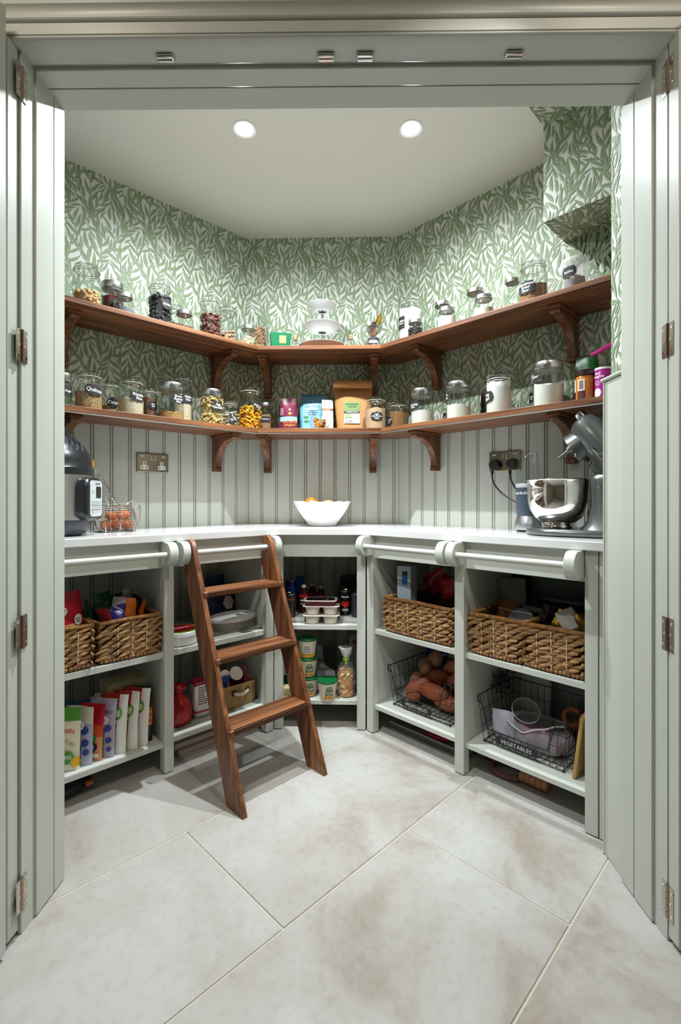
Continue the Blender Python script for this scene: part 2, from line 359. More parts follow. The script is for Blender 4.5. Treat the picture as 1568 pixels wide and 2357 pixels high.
def wallpaper(parent, poly, dx=0, dz=0, M4=None, y=-.0009, name='wallpaper_print'):
    """convex polygon (x,z) in the wall's own plane, print laid just proud of it"""
    b = B(); xs = [p[0] for p in poly]; zs = [p[1] for p in poly]; lr = random.Random(5)
    for ti in range(int((min(xs) - .35) // TWD), int((max(xs) + .35) // TWD) + 1):
        for tj in range(int((min(zs) - .15) // THT), int((max(zs) + .15) // THT) + 1):
            ox, oz = ti * TWD + dx, tj * THT + dz
            for kind, P, col in TILE:
                if not any(min(xs) <= p[0] + ox <= max(xs) and min(zs) <= p[1] + oz <= max(zs) for p in P): continue
                e = -lr.random() * .0005
                if kind == 'stem':
                    v = []
                    for i, (px, pz) in enumerate(P):
                        q0, q1 = P[max(0, i - 1)], P[min(len(P) - 1, i + 1)]; a = math.atan2(q1[1] - q0[1], q1[0] - q0[0]); hw = .0014
                        v += [(ox + px - sin(a) * hw, y, oz + pz + cos(a) * hw), (ox + px + sin(a) * hw, y, oz + pz - cos(a) * hw)]
                    b.add(v, [(2 * i, 2 * i + 1, 2 * i + 3, 2 * i + 2) for i in range(len(P) - 1)], 2)
                else:
                    v = []
                    for (px, pz, a, hw) in P: v += [(ox + px - sin(a) * hw, y + e, oz + pz + cos(a) * hw), (ox + px - sin(a) * hw * .12, y + e, oz + pz + cos(a) * hw * .12), (ox + px + sin(a) * hw, y + e, oz + pz - cos(a) * hw)]
                    f = []; mm = []
                    for i in range(len(P) - 1):
                        f += [(3 * i, 3 * i + 1, 3 * i + 4, 3 * i + 3), (3 * i + 1, 3 * i + 2, 3 * i + 5, 3 * i + 4)]; mm += [3 if col else 0, 1 if i > 1 else 3]
                    b.add(v, f, mm)
    me = bpy.data.meshes.new('print'); me.from_pydata(b.v, [], b.f); me.polygons.foreach_set('material_index', b.m)
    for m in (LEAF_A, LEAF_B, STEM, LEAF_C): me.materials.append(m)
    bm = bmesh.new(); bm.from_mesh(me); n = len(poly); c = (sum(xs) / n, sum(zs) / n)
    for i in range(n):
        p, q_ = poly[i], poly[(i + 1) % n]; nx_, nz_ = q_[1] - p[1], -(q_[0] - p[0])
        if (c[0] - p[0]) * nx_ + (c[1] - p[1]) * nz_ > 0: nx_, nz_ = -nx_, -nz_
        bmesh.ops.bisect_plane(bm, geom=bm.verts[:] + bm.edges[:] + bm.faces[:], plane_co=(p[0], 0, p[1]), plane_no=Vector((nx_, 0, nz_)).normalized(), clear_outer=True)
    bm.to_mesh(me); bm.free()
    o = put(name, me, parent)
    if M4 is not None: o.matrix_local = M4
    o['kind'] = 'stuff'
    return o
wallpaper(wl, [(-1.40, 1.33), (0, 1.33), (0, ZC), (-1.40, ZC)], .03, -.02)
wallpaper(wb, [(0, 1.33), (.8044, 1.33), (.8044, ZC), (0, ZC)], .0, -.02)
wallpaper(wr, [(0, 1.33), (1.45, 1.33), (1.45, ZC), (0, ZC)], .06, -.02)
rw = [o for o in bpy.data.objects if o.name == 'wall_front_right'][0]
wallpaper(rw, [(-.181, 1.362), (-.088, 1.362), (-.088, ZC), (-.181, ZC)], .1, .1, Matrix(((0, 1, 0, .772), (-1, 0, 0, 0), (0, 0, 1, 0), (0, 0, 0, 1))))
# under-stair bulkhead boxed in above the right wall, and the papered strip of ceiling beside it
t0, dd, zb = .851, .204, 2.039
bp_ = B(); P = lambda x, d, z: (x, -d, z)
bp_.add([P(t0, dd, zb), P(t0, dd, ZC + .02), P(1.7, dd, ZC + .02), P(1.7, dd, zb), P(t0, -.05, zb), P(t0, -.05, ZC + .02), P(1.32, -.05, 1.39), P(1.7, -.05, 1.39), P(1.7, -.05, ZC + .02)],
        [(0, 3, 2, 1), (0, 1, 5, 4), (0, 4, 3), (4, 6, 3), (3, 6, 7), (3, 7, 8, 2), (1, 2, 8, 5), (4, 5, 8, 7, 6)])
bk = struct(bp_.obj('wall_bulkhead', PAPER, None, at('R', 0, 0), ang('R'), smooth=False))
wallpaper(bk, [(t0, zb), (1.6, zb), (1.6, ZC), (t0, ZC)], .1, -.1, Matrix.Translation((0, -dd, 0)))
def plane_frame(o, a, b_):
    o, a, b_ = Vector(o), Vector(a), Vector(b_); ex = (a - o).normalized(); n = ex.cross(b_ - o).normalized(); ez = n.cross(ex)
    return Matrix(((ex.x, n.x, ez.x, o.x), (ex.y, n.y, ez.y, o.y), (ex.z, n.z, ez.z, o.z), (0, 0, 0, 1))), lambda p: ((Vector(p) - o).dot(ex), (Vector(p) - o).dot(ez))
for tri in ((P(1.7, dd, zb), P(t0, dd, zb), P(t0, -.0, zb)), (P(1.7, dd, zb), P(t0, 0, zb), P(1.32, 0, 1.39))):
    m4, pr = plane_frame(tri[1], tri[0], tri[2])
    wallpaper(bk, [pr(p) for p in tri], .03, .05, m4, y=.0012)
    wallpaper(bk, [pr(p) for p in tri], .03, .05, m4, y=-.0012)
cp = struct(B().box(t0, 1.65, -.95, -dd, ZC - .004, ZC + .01).obj('ceiling_strip', PAPER, None, at('R', 0, 0), ang('R'), smooth=False))
wallpaper(cp, [(t0, -.95), (1.5, -.95), (1.5, -dd), (t0, -dd)], .05, .1, Matrix(((1, 0, 0, 0), (0, 0, 1, 0), (0, 1, 0, ZC - .004), (0, 0, 0, 1))))
# ---- beaded boards below the lower shelf
def board_me(w):
    pr = [(0, 0), (0, -.010), (.0012, -.0045), (.003, -.0045), (.0045, -.0105), (.0075, -.012), (.0105, -.0105), (.012, -.0045), (.0138, -.0045), (.0152, -.012), (w - .0006, -.012), (w, -.010), (w, 0)]
    return B().prism(pr, .0, 1.333).mesh([SAGE_W], 30)
bw = .0772; bme = board_me(bw)
for par, x0, n, last in ((wl, -1.3, 16, 0), (wb, 0, 10, 0), (wr, 0, 17, 0)):
    if par is wl: x0 = -bw * 17; n = 17
    for k in range(n):
        me = bme
        x = x0 + k * bw
        if par is wb and k == n - 1: me = bme
        put('board', me, par, (x, 0, 0))
put('board', board_me(.8044 - 10 * bw), wb, (10 * bw, 0, 0))
# ---- downlights
for px, py, w in ((-.3555, 1.802, 'left'), (.266, 1.80, 'right')):
    t = thing('downlight', 'round recessed ceiling spotlight on the %s, shining white' % w, 'ceiling light', (px, py, ZC))
    B().lathe([(.034, .0), (.034, -.002), (.043, -.004), (.046, -.001), (.046, .0)], 32, cap=False).obj('bezel', WHITE, t)
    B().lathe([(.0001, -.0015), (.033, -.0015)], 32, cap=False).obj('lamp_lens', M((1, .98, .95), emit=28, key='lamp'), t)
    q = 1.4 if w == 'left' else .9
    for pw, sz, bl in ((SPOT_W * q, 168, .7), (CORE_W * q, 120, 1.0)):        # wide spill and the brighter core of the beam
        l = bpy.data.lights.new('spot_beam', 'SPOT'); l.energy = pw; l.spot_size = R(sz); l.spot_blend = bl; l.shadow_soft_size = .012; l.color = COOL
        o = bpy.data.objects.new('spot_beam', l); COL.objects.link(o); o.parent = t; o.location = (0, 0, -.02)

# ================================================================ fitted furniture
def mitre(sa, da, sb, db):
    """world xy where the line at distance da from wall sa meets the one at db from sb"""
    (O, a), (Q, c) = SIDE[sa], SIDE[sb]
    A = Vector(at(sa, 0, da)[:2]); Bq = Vector(at(sb, 0, db)[:2]); d1 = Vector((cos(a), sin(a))); d2 = Vector((cos(c), sin(c)))
    den = d1.x * d2.y - d1.y * d2.x; w = Bq - A; k = (w.x * d2.y - w.y * d2.x) / den
    return A + d1 * k
def run_poly(dl, dc, dr, xl, xr, back=.012):
    pts = [Vector(at('L', xl, dl)[:2]), mitre('L', dl, 'C', dc), mitre('C', dc, 'R', dr), Vector(at('R', xr, dr)[:2]),
           Vector(at('R', xr, back)[:2]), mitre('R', back, 'C', back), mitre('L', back, 'C', back), Vector(at('L', xl, back)[:2])]
    return [(p.x, p.y) for p in pts]
def soften(poly, i, r=.02, n=5):
    """round polygon corner i"""
    p0, p, p1 = Vector(poly[i - 1]), Vector(poly[i]), Vector(poly[i + 1]); a = p + (p0 - p).normalized() * r; c = p + (p1 - p).normalized() * r
    return [tuple(a.lerp(p, k / n).lerp(p.lerp(c, k / n), k / n)) for k in range(n + 1)]
wp = run_poly(.478, .452, .443, -1.30, 1.27, .0125)
wp = [wp[0]] + soften(wp, 1, .05) + soften(wp, 2, .05) + wp[3:]
o = B().prism(wp, ZW - TW, ZW).obj('worktop', QUARTZ, None, bevel=.0025)
tag(o, 'continuous white quartz worktop wrapping the three sides on sage cabinets', 'worktop')
def cabinet(side, label, posts, x0, x1, df, zs, ap=(.762, .861), panels=(), post_d=.038, poly=None, lead=.012):
    t = thing('shelf_cabinet', label, 'cabinet', at(side, 0, 0), ang(side))
    for a, c in posts: B().box(a, c, -df, -df + post_d, .003, ZW - TW).obj('post', SAGE_W, t, bevel=.0015)
    B().box(x0, x1, -df + .014, -df + .034, ap[0], ap[1]).obj('apron', SAGE_W, t, bevel=.001)
    for za, zb_ in zs:
        if poly: B().prism(poly, za, zb_).obj('shelf', SAGE, t, bevel=.0012)
        else: B().box(x0, x1, -df + lead, -.014, za, zb_).obj('shelf', SAGE, t, bevel=.0012)
    for px in panels: B().box(px, px + .018, -df + .038, -.013, .09, ZW - TW).obj('side_panel', SAGE, t)
    return t
def towel_rail(t, x0, x1, df, on=(0, 0), z=.817, w=.033):
    """rail between two D shaped brackets, part of the cabinet; on=1 where a bracket stands on a post instead of the apron"""
    r = B(); r.tube([(x0 + .02, -df - .056, z), (x1 - .02, -df - .056, z)], .0105, 14)
    r.obj('towel_rail', SAGE, t)
    for (xa, xb), o_ in zip(((x0, x0 + w), (x1 - w, x1)), on):
        yb = -df - .0003 if o_ else -df + .0145
        p = [(yb, z - .043), (-df - .034, z - .043)]
        for k in range(9): a = -pi / 2 + pi * k / 8; p.append((-df - .046 - .034 * cos(a), z + .043 * sin(a)))
        p += [(-df - .034, z + .043), (yb, z + .043)]
        B().prism(p, xa, xb, 'x').obj('rail_bracket', SAGE, t, bevel=.002)
c1 = cabinet('L', 'sage open shelf cabinet at the left end holding two seagrass baskets above snack pouches', [(-.651, -.614)], -1.25, -.615, .456, [(.094, .112), (.427, .449)], panels=(-.642,))
towel_rail(c1, -1.10, -.632, .456, (0, 1))
c2 = cabinet('L', 'sage open shelf cabinet behind the leaning walnut ladder', [(-.197, -.157)], -.6135, -.158, .456, [(.102, .120), (.427, .449)], panels=(-.176,))
towel_rail(c2, -.6135, -.168, .456, (0, 1), w=.030)
i_ = lambda s, x, d: tuple((Matrix.Rotation(-ang('C'), 3, 'Z') @ (Vector(at(s, x, d)) - Vector(at('C', 0, 0))))[:2])
cpoly = [(.235, -.405), (.604, -.405), i_('R', .17, .36), i_('R', .17, .014), i_('R', .004, .014), i_('L', -.004, .014), i_('L', -.155, .014), i_('L', -.155, .36)]
c3 = cabinet('C', 'narrow sage corner cabinet in the centre with tins above soup pots', [(.217, .255), (.584, .622)], .236, .603, .420, [(.106, .125), (.438, .459)], panels=(), poly=cpoly)
c4 = cabinet('R', 'sage open shelf cabinet right of centre with a basket of sweet potatoes', [(.168, .205), (.613, .652)], .186, .633, .426, [(.104, .122), (.432, .452)], panels=(.187, .633))
towel_rail(c4, .174, .6125, .426, (1, 0))
c5 = cabinet('R', 'sage open shelf cabinet at the right end with two seagrass baskets side by side', [(1.071, 1.109), (1.112, 1.24)], .6525, 1.09, .426, [(.100, .118), (.431, .451)], panels=(1.0715,))
towel_rail(c5, .622, 1.0695, .426, (1, 0))
# two thin risers on the centre shelf
for s, pl in (('left', [(.225, -.44 + .09), (.345, -.345), (.345, -.22), (.03, -.05), (-.02, -.12)]), ('right', [(.505, -.325), (.60, -.37), (.80, -.10), (.505, -.22)])):
    q0 = pl if s == 'left' else pl
    tag(B().prism(q0, .4592, .478).obj('riser_board', WHITE, None, at('C', 0, 0), ang('C'), .001), 'white riser board under the tins on the %s of the centre shelf' % s, 'shelf riser')
# ---- walnut wall shelves: three mitred boards each
def wall_shelf(z0, z1, label, led):
    t = thing('wall_shelf', label, 'shelf', (0, 0, 0))
    D = .266; bk_ = .0125 if led else .003
    mlc, mcr = mitre('L', D, 'C', D), mitre('C', D, 'R', D); blc, bcr = mitre('L', bk_, 'C', bk_), mitre('C', bk_, 'R', bk_)
    for s, pts in (('L', [Vector(at('L', -1.34, D)[:2]), mlc, blc, Vector(at('L', -1.34, bk_)[:2])]), ('C', [mlc, mcr, bcr, blc]), ('R', [mcr, Vector(at('R', 1.22, D)[:2]), Vector(at('R', 1.22, bk_)[:2]), bcr])):
        O = Vector(at(s, 0, 0)[:2]); mt = Matrix.Rotation(-ang(s), 2)
        pl = [tuple(mt @ (p - O)) for p in pts]
        B().prism(pl, z0, z1).obj('shelf_board', wood('x'), t, at(s, 0, 0), ang(s), .0015)
    if led:
        e = B()
        for s, a, c in (('L', Vector(at('L', -1.34, D)[:2]), mlc), ('C', mlc, mcr), ('R', mcr, Vector(at('R', 1.22, D)[:2]))):
            n = Vector((-(c - a).y, (c - a).x)).normalized() * .012
            e.prism([tuple(a + n * .1), tuple(c + n * .1), tuple(c + n), tuple(a + n)], z0 - .004, z0 - .0002)
        e.obj('light_strip', ALU, t)
    return t
wall_shelf(1.7275, ZU, 'upper walnut wall shelf running round the three walls', False)
wall_shelf(1.333, ZL, 'lower walnut wall shelf with a thin metal strip under its front edge', True)
def bracket(s, x, ztop, label, bk_):
    t = thing('shelf_bracket', label, 'bracket', at(s, x, bk_, ztop), ang(s), 'carved shelf brackets')
    w = .0175
    B().box(-w - .006, w + .006, -.205, -.001, -.013, -.0005).obj('top_plate', wood('x'), t, bevel=.002)
    p = [(-.001, -.013), (-.195, -.013), (-.195, -.024), (-.186, -.030), (-.176, -.030)]
    for k in range(11): a = pi / 2 * k / 10; p.append((-.176 + .142 * (sin(a)), -.030 - .118 * (1 - cos(a))))
    p += [(-.034, -.158), (-.040, -.160), (-.040, -.178), (-.001, -.178)]
    B().prism(p, -w, w, 'x').obj('scroll', wood('z'), t, bevel=.002)
for s, x, nm in (('L', -.193, 'left wall near the corner'), ('C', .119, 'left side of the back wall'), ('C', .670, 'right side of the back wall'), ('R', .254, 'right wall near the corner'), ('R', .888, 'right end of the right wall'), ('L', -.880, 'left end of the left wall')):
    bracket(s, x, 1.7275, 'dark walnut bracket under the upper shelf, ' + nm, .0035)
    bracket(s, x, 1.333, 'dark walnut bracket under the lower shelf, ' + nm, .0125)
# ---- ladder hooked on the rail of the second cabinet
lt = thing('step_ladder', 'walnut ladder with three treads hooked on the towel rail', 'ladder', at('L', -.399, 0), ang('L'))
def stringer(xa, xb):
    p = [(-.874, 0), (-.552, .806), (-.543, .835), (-.530, .856), (-.513, .868), (-.497, .866), (-.485, .854), (-.4815, .836), (-.483, .8295), (-.515, .8295), (-.5275, .822), (-.5275, .811), (-.515, .8035), (-.477, .8035), (-.472, .785), (-.476, .745), (-.774, 0)]
    return B().prism(p, xa, xb, 'x')
stringer(-.183, -.164).obj('stringer', wood('z'), lt, bevel=.002); stringer(.164, .183).obj('stringer', wood('z'), lt, bevel=.002)
for z in (.245, .463, .682):
    d = .874 - .4 * z
    B().box(-.1635, .1635, -d - .011, -d + .095, z - .019, z).box(-.176, .176, -d - .011, -d - .0005, z - .019, z).obj('tread', wood('x'), lt, bevel=.0025)
# ---- hinges and catches of the folding doors
def hinge(x, y, z, face, label):
    t = thing('butt_hinge', label, 'hinge', (x, y, z), R(-.6), 'door hinges')
    s = face
    for sd in (-1, 1):
        pl = B().box(0, .0016 * s, *sorted((sd * .003, sd * .019)), -.038, .038).obj('leaf_plate', NICKEL, t)
        for k in (-1, 0, 1):
            B().lathe([(.0036, 0), (.0034, .0008), (.0001, .0008)], 10, T=Matrix.Translation((.0016 * s, sd * .0125 + (.002 if k else -.002) * sd, k * .026)) @ Matrix.Rotation(R(90) * s, 4, 'Y')).obj('screw', CHROME, pl)
    b = B()
    for k in range(5): b.lathe([(.0035, 0), (.0035, .0148)], 10, c=(.002 * s, 0, -.038 + k * .0153))
    b.obj('knuckle', M('#b59a86', .25, 1), t)
for nm, zs, x, s in (('left', (1.984, 1.372, .706, .095), -.7415, 1), ('right', (1.986, 1.38, .705, .092), .7545, -1)):
    for z, p in zip(zs, ('top', 'second', 'third', 'bottom')):
        hinge(x, 1.1155 - .0105 * (x), z, s, 'nickel hinge on the %s door jamb, %s of four' % (nm, p))
for x, y, nm in ((-.412, 1.142, 'far left'), (-.0325, 1.139, 'left of the middle pair'), (.060, 1.138, 'right of the middle pair'), (.409, 1.134, 'far right')):
    t = thing('door_catch', 'small chrome door catch under the head of the frame, ' + nm, 'catch', (x, y, 2.0645), R(-.6), 'door catches')
    B().box(-.0205, .0205, -.0105, .0105, -.011, -.0005).obj('housing', CHROME, t, bevel=.004)
    B().tube([(-.017, 0, -.0115), (.017, 0, -.0115)], .003, 8).obj('roller', CHROME, t)

# ================================================================ jars and packets on the wall shelves
def lumps(n, r, z0, z1, size, flat_=1.0, long_=1.0, seed=1, cx=0, cy=0):
    """loose pieces filling a jar: outer shell of pieces plus a core"""
    global rnd
    b = B(); g = random.Random(seed); keep = rnd; rnd = g
    if z1 - z0 > size * 1.5: b.lathe([(r * .8, z0), (r * .8, z1 - size * .6)], 16)
    for i in range(n):
        a = g.uniform(0, 2 * pi); z = g.uniform(z0 + size * .4, z1)
        q = r - size * .75 if z < z1 - size * .5 else r * math.sqrt(g.random()) * .85
        T = Matrix.Translation((cx + q * cos(a), cy + q * sin(a), z)) @ Matrix.Rotation(g.uniform(0, 6), 4, 'Z') @ Matrix.Rotation(g.uniform(-.9, .9), 4, 'X') @ Matrix.Rotation(g.uniform(-.9, .9), 4, 'Y')
        b.ell((0, 0, 0), size * .62 * long_, size * .62, size * .62 * flat_, 7, 5, 0, T)
    rnd = keep; return b
def powder(r, z0, z1, tilt=0, n=28, seed=0, wav=.004):
    g = random.Random(seed); b = B(); v = []; f = []; K = 4
    ph = g.uniform(0, 6)
    for i in range(n):
        a = 2 * pi * i / n; top = z1 + tilt * cos(a - ph) * .5 + wav * sin(3 * a + ph) + wav * .5 * sin(7 * a)
        v += [(r * cos(a), r * sin(a), z0), (r * cos(a), r * sin(a), top)]
        for k in range(1, K): q = 1 - k / K; v.append((r * q * cos(a), r * q * sin(a), z1 + tilt * cos(a - ph) * .5 * q + wav * (1 - q) + wav * .6 * q * sin(5 * a + k)))
    m = 1 + K
    for i in range(n):
        j = (i + 1) % n
        for k in range(m - 1): f.append((i * m + k, j * m + k, j * m + k + 1, i * m + k + 1))
    v.append((0, 0, z1 + wav)); f += [(i * m + m - 1, (i + 1) % n * m + m - 1, len(v) - 1) for i in range(n)]; f.append(tuple(i * m for i in reversed(range(n))))
    return b.add(v, f)
def contents(t, r, kind, z0, z1, seed):
    cols = {'pistachio': ('#b58a58', .017, .8, 1.2, 46), 'pecan': ('#7d4129', .016, .6, 1.5, 150), 'granola': ('#9c7d63', .013, .8, 1.1, 70), 'raisin': ('#1a1418', .013, .8, 1.2, 170),
            'brazil': ('#a47c5b', .018, .7, 1.4, 90), 'penne': ('#e0a30c', .009, 1, 3.2, 200), 'noodle': ('#d8bf7c', .006, 1, 4, 220), 'ricenoodle': ('#b9b19c', .006, 1, 4, 90), 'garlic': ('#dccfae', .012, .4, 1.3, 60),
            'orange': ('#b7702c', .014, .5, 1.4, 40), 'peppercorn': ('#241a18', .008, 1, 1, 110), 'sachet': ('#cc7a22', .018, .35, 1.2, 30)}
    if kind in cols:
        c, s, fl_, lo, n = cols[kind]
        if kind == 'noodle':
            o = lumps(n // 2, r, z0, z0 + (z1 - z0) * .38, s, fl_, lo, seed); b2 = lumps(n // 2, r, z0 + (z1 - z0) * .62, z1, s, fl_, lo, seed + 1); o.v2 = None
            k = len(o.v); o.add(b2.v, b2.f); o.lathe([(r * .86, z0 + (z1 - z0) * .36), (r * .86, z0 + (z1 - z0) * .66)], 16)
        else: o = lumps(n, r, z0, z1, s, fl_, lo, seed)
        o = o.obj('contents', M(c, .6, noise=(70, '#3c1c12' if kind == 'pecan' else '#caa06a' if kind == 'pistachio' else c, .2), key=kind), t)
    else:
        pc = {'flour': ('#e6e2d8', None), 'quinoa': ('#c9a36f', '#6e4a2a'), 'orzo': ('#c29a68', '#a47c4c'), 'rice': ('#dccbb2', '#bfa88a'), 'brownrice': ('#c79a60', '#9c7440'), 'brownsugar': ('#d3b491', '#c2a07c'),
              'demerara': ('#8a6238', '#7a5028'), 'dark': ('#7b5636', '#5c3e24'), 'grain': ('#b28560', '#8a6040'), 'icing': ('#e8e6e0', None), 'red': ('#7d1712', '#4c0c08'), 'cocoa': ('#2a1a12', None), 'blue': ('#6c7076', None)}[kind]
        o = powder(r, z0, z1, .012 if kind in ('flour', 'demerara') else .005, seed=seed, wav=.003).obj('contents', M(pc[0], .85, noise=(260, pc[1] or pc[0], .12), bump=(220, .5 if pc[1] else .15), key=kind), t)
    o['kind'] = 'stuff'
def label(t, r, z, w, h, phi, shape, s, size, tilt=0, shear=.12, mat=None, ink=None):
    p = patch(r + .0009, z, w, h, R(phi), shape, tilt=R(tilt)).obj('label', mat or CHALK, t, smooth=True)
    if s: text(s, size, ink or INK, p, cyl(r + .0015, z, R(phi), R(tilt)), shear, bold=size * .018)
def clip_jar(s, x, d, z, r, H, name_lab, cont=None, fill=.5, lab=None, gm=GL, seed=0, clasp=20, group='clip top glass jars'):
    t = thing('clip_top_jar', name_lab, 'jar', at(s, x, d, z), ang(s), group)
    h = H - .022; n = min(r * .80, r - .006)
    body = [(r * .90, .0006), (r * .985, .006), (r, .016), (r, h * .62), (r * .985, h * .70), (r * .94, h * .79), (n, h * .90), (n, h * .945), (n + .004, h * .96), (n + .004, h * .985), (n, h)]
    B().lathe(body, 36, cap=False).obj('glass_body', gm, t)
    B().lathe([(.0001, .002), (r * .90, .002)], 28, cap=False).obj('glass_base', GL2, t)
    B().lathe([(n + .0045, h + .001), (n + .0055, h + .008), (n + .003, h + .014), (n * .8, h + .0195), (.0001, h + .022)], 36, cap=False).obj('glass_lid', GL2, t)
    B().lathe([(n + .001, h - .001), (n + .0056, h - .0005), (n + .0056, h + .0012), (n + .001, h + .0015)], 32, cap=False).obj('seal', film('#e6e4da', .8), t)
    w = B(); w.tube([((n + .0018) * cos(2 * pi * i / 28), (n + .0018) * sin(2 * pi * i / 28), h * .945) for i in range(28)], .0011, 5, True)
    a = R(clasp) - pi / 2; T = Matrix.Rotation(a, 4, 'Z'); e = n + .006
    for q in (-.009, .009): w.tube([(n + .003, q, h * .945), (e + .003, q, h - .004), (e + .002, q, h + .012), (n * .7, q * .8, h + .0215)], .0012, 5, T=T)
    w.tube([(n + .003, -.009, h * .945), (e + .003, -.0095, h * .93 - .006), (e + .005, -.006, h * .86), (e + .005, .006, h * .86), (e + .003, .0095, h * .93 - .006), (n + .003, .009, h * .945)], .0013, 5, T=T)
    w.tube([(e + .0035, -.0095, h + .004), (e + .0035, .0095, h + .004)], .0012, 5, T=T)
    w.obj('wire_clasp', CHROME, t)
    if cont: contents(t, r * .95, cont, .0035, H * fill, seed)
    if lab: label(t, r, *lab)
    return t
def mason_jar(s, x, d, z, r, H, name_lab, cont=None, fill=.5, lab=None, seed=0, group='small glass jars with screw lids'):
    t = thing('screw_top_jar', name_lab, 'jar', at(s, x, d, z), ang(s), group); n = r * .80; h = H - .016
    B().lathe([(r * .86, .0006), (r * .97, .006), (r, .014), (r, h * .62), (r * .97, h * .74), (r * .86, h * .86), (n, h * .93), (n, H - .006)], 32, cap=False).obj('glass_body', GL, t)
    B().lathe([(.0001, .002), (r * .86, .002)], 24, cap=False).obj('glass_base', GL2, t)
    b = B(); b.lathe([(n + .0015, h - .001), (n + .0028, h), (n + .0028, h + .012), (n + .0018, h + .0155), (n - .004, h + .0155), (n - .006, h + .0148), (.0001, h + .0148)], 36, wob=None, cap=False)
    b.obj('screw_lid', M((.62, .62, .62), .3, 1), t)
    B().lathe([(.0001, h - .003), (n * .97, h - .003), (n * .97, h + .004)], 24, cap=False).obj('seal', film('#c3c6c0', .55), t)
    if cont: contents(t, r * .95, cont, .0035, H * fill, seed)
    if lab: label(t, r, *lab)
    return t
def steel_jar(s, x, d, z, r, H, name_lab, cont=None, fill=.5, lab=None, seed=0, group='straight glass jars with steel lids'):
    t = thing('steel_lid_jar', name_lab, 'jar', at(s, x, d, z), ang(s), group); lh = min(.026, H * .17); h = H - lh
    B().lathe([(r * .93, .0006), (r * .985, .004), (r * .985, h)], 36, cap=False).obj('glass_body', GL, t)
    B().lathe([(.0001, .002), (r * .93, .002)], 24, cap=False).obj('glass_base', GL2, t)
    B().lathe([(r * .99, h), (r * 1.01, h + .0015), (r * 1.01, H - .0025), (r * .99, H), (.0001, H)], 40, cap=False).obj('steel_lid', STEEL, t)
    B().lathe([(.0001, h - .007), (r * .90, h - .007), (r * .93, h - .004), (r * .93, h + .001)], 32, cap=False).obj('seal', film('#c3c6c0', .55), t)
    if cont: contents(t, r * .95, cont, .0035, H * fill, seed)
    if lab: label(t, r * .985, *lab)
    return t
# upper shelf, left to right
clip_jar('L', -.835, .185, ZU, .0516, .164, 'tall clip jar one third full of pistachios at the left end of the upper shelf', 'pistachio', .36, seed=1)
steel_jar('L', -.718, .118, ZU, .0418, .153, 'steel lidded jar of dark red lentils behind a small screw top jar', 'red', .62, (.058, .058, .046, 6, 'oval', 'Le', .026), 2)
mason_jar('L', -.707, .208, ZU, .0385, .085, 'small squat screw top jar in front of the red lentils', 'blue', .30, seed=3)
clip_jar('L', -.550, .185, ZU, .050, .177, 'clip jar filled with black raisins on the left upper shelf', 'raisin', .74, (.085, .05, .042, 12, 'oval', 'Raisins', .0135), seed=4)
clip_jar('L', -.434, .090, ZU, .0337, .152, 'narrow clip jar half hidden behind the jar of raisins', 'dark', .42, seed=5)
mason_jar('L', -.453, .208, ZU, .0386, .085, 'small screw top jar just right of the raisins', 'dark', .16, seed=6)
clip_jar('L', -.317, .190, ZU, .0495, .172, 'clip jar two thirds full of pecans on the upper shelf', 'pecan', .64, seed=7)
clip_jar('L', -.205, .155, ZU, .0435, .188, 'clip jar with a little granola right of the pecans', 'granola', .34, seed=8)
mason_jar('L', -.119, .200, ZU, .0382, .106, 'small screw top jar of pale garlic flakes by the left corner', 'garlic', .52, seed=9)
t = thing('glass_cylinder', 'tall open glass cylinder of mixed brazil nuts by the left corner of the upper shelf', 'jar', at('L', .002, .104, ZU), ang('L'))
B().lathe([(.044, .0006), (.046, .004), (.046, .226)], 32, cap=False).obj('glass_body', GL, t)
contents(t, .043, 'brazil', .003, .15, 10)
t = thing('carton_tub', 'small open green carton with a gold square label on the upper shelf', 'carton', at('C', .210, .18, ZU), ang('C') + R(12))
b = B(); b.add([(-.043, -.03, .0006), (.043, -.03, .0006), (.043, .03, .0006), (-.043, .03, .0006), (-.052, -.035, .080), (.052, -.035, .080), (.052, .035, .080), (-.052, .035, .080), (-.048, -.031, .078), (.048, -.031, .078), (.048, .031, .078), (-.048, .031, .078), (-.04, -.027, .012), (.04, -.027, .012), (.04, .027, .012), (-.04, .027, .012)],
    [(3, 2, 1, 0), (0, 1, 5, 4), (1, 2, 6, 5), (2, 3, 7, 6), (3, 0, 4, 7)] + [(4 + i, 4 + (i + 1) % 4, 8 + (i + 1) % 4, 8 + i) for i in range(4)] + [(8 + i, 8 + (i + 1) % 4, 12 + (i + 1) % 4, 12 + i) for i in range(4)] + [(12, 13, 14, 15)])
b.obj('carton_body', M('#0d6b43', .35), t)
def face(a, z): return -.03 - .005 * z / .08 - a
b = B(); b.add([(-.008, face(.0006, .03), .03), (.024, face(.0006, .03), .03), (.024, face(.0006, .066), .066), (-.008, face(.0006, .066), .066)], [(0, 1, 2, 3)]); o = b.obj('gold_label', M('#c9b06a', .35), t)
b = B(); b.add([(.0, face(.0006, .006), .006), (.04, face(.0006, .006), .006), (.041, face(.0006, .018), .018), (.0, face(.0006, .018), .018)], [(0, 1, 2, 3)]); b.obj('price_sticker', M('#b9bfd0', .5), t)
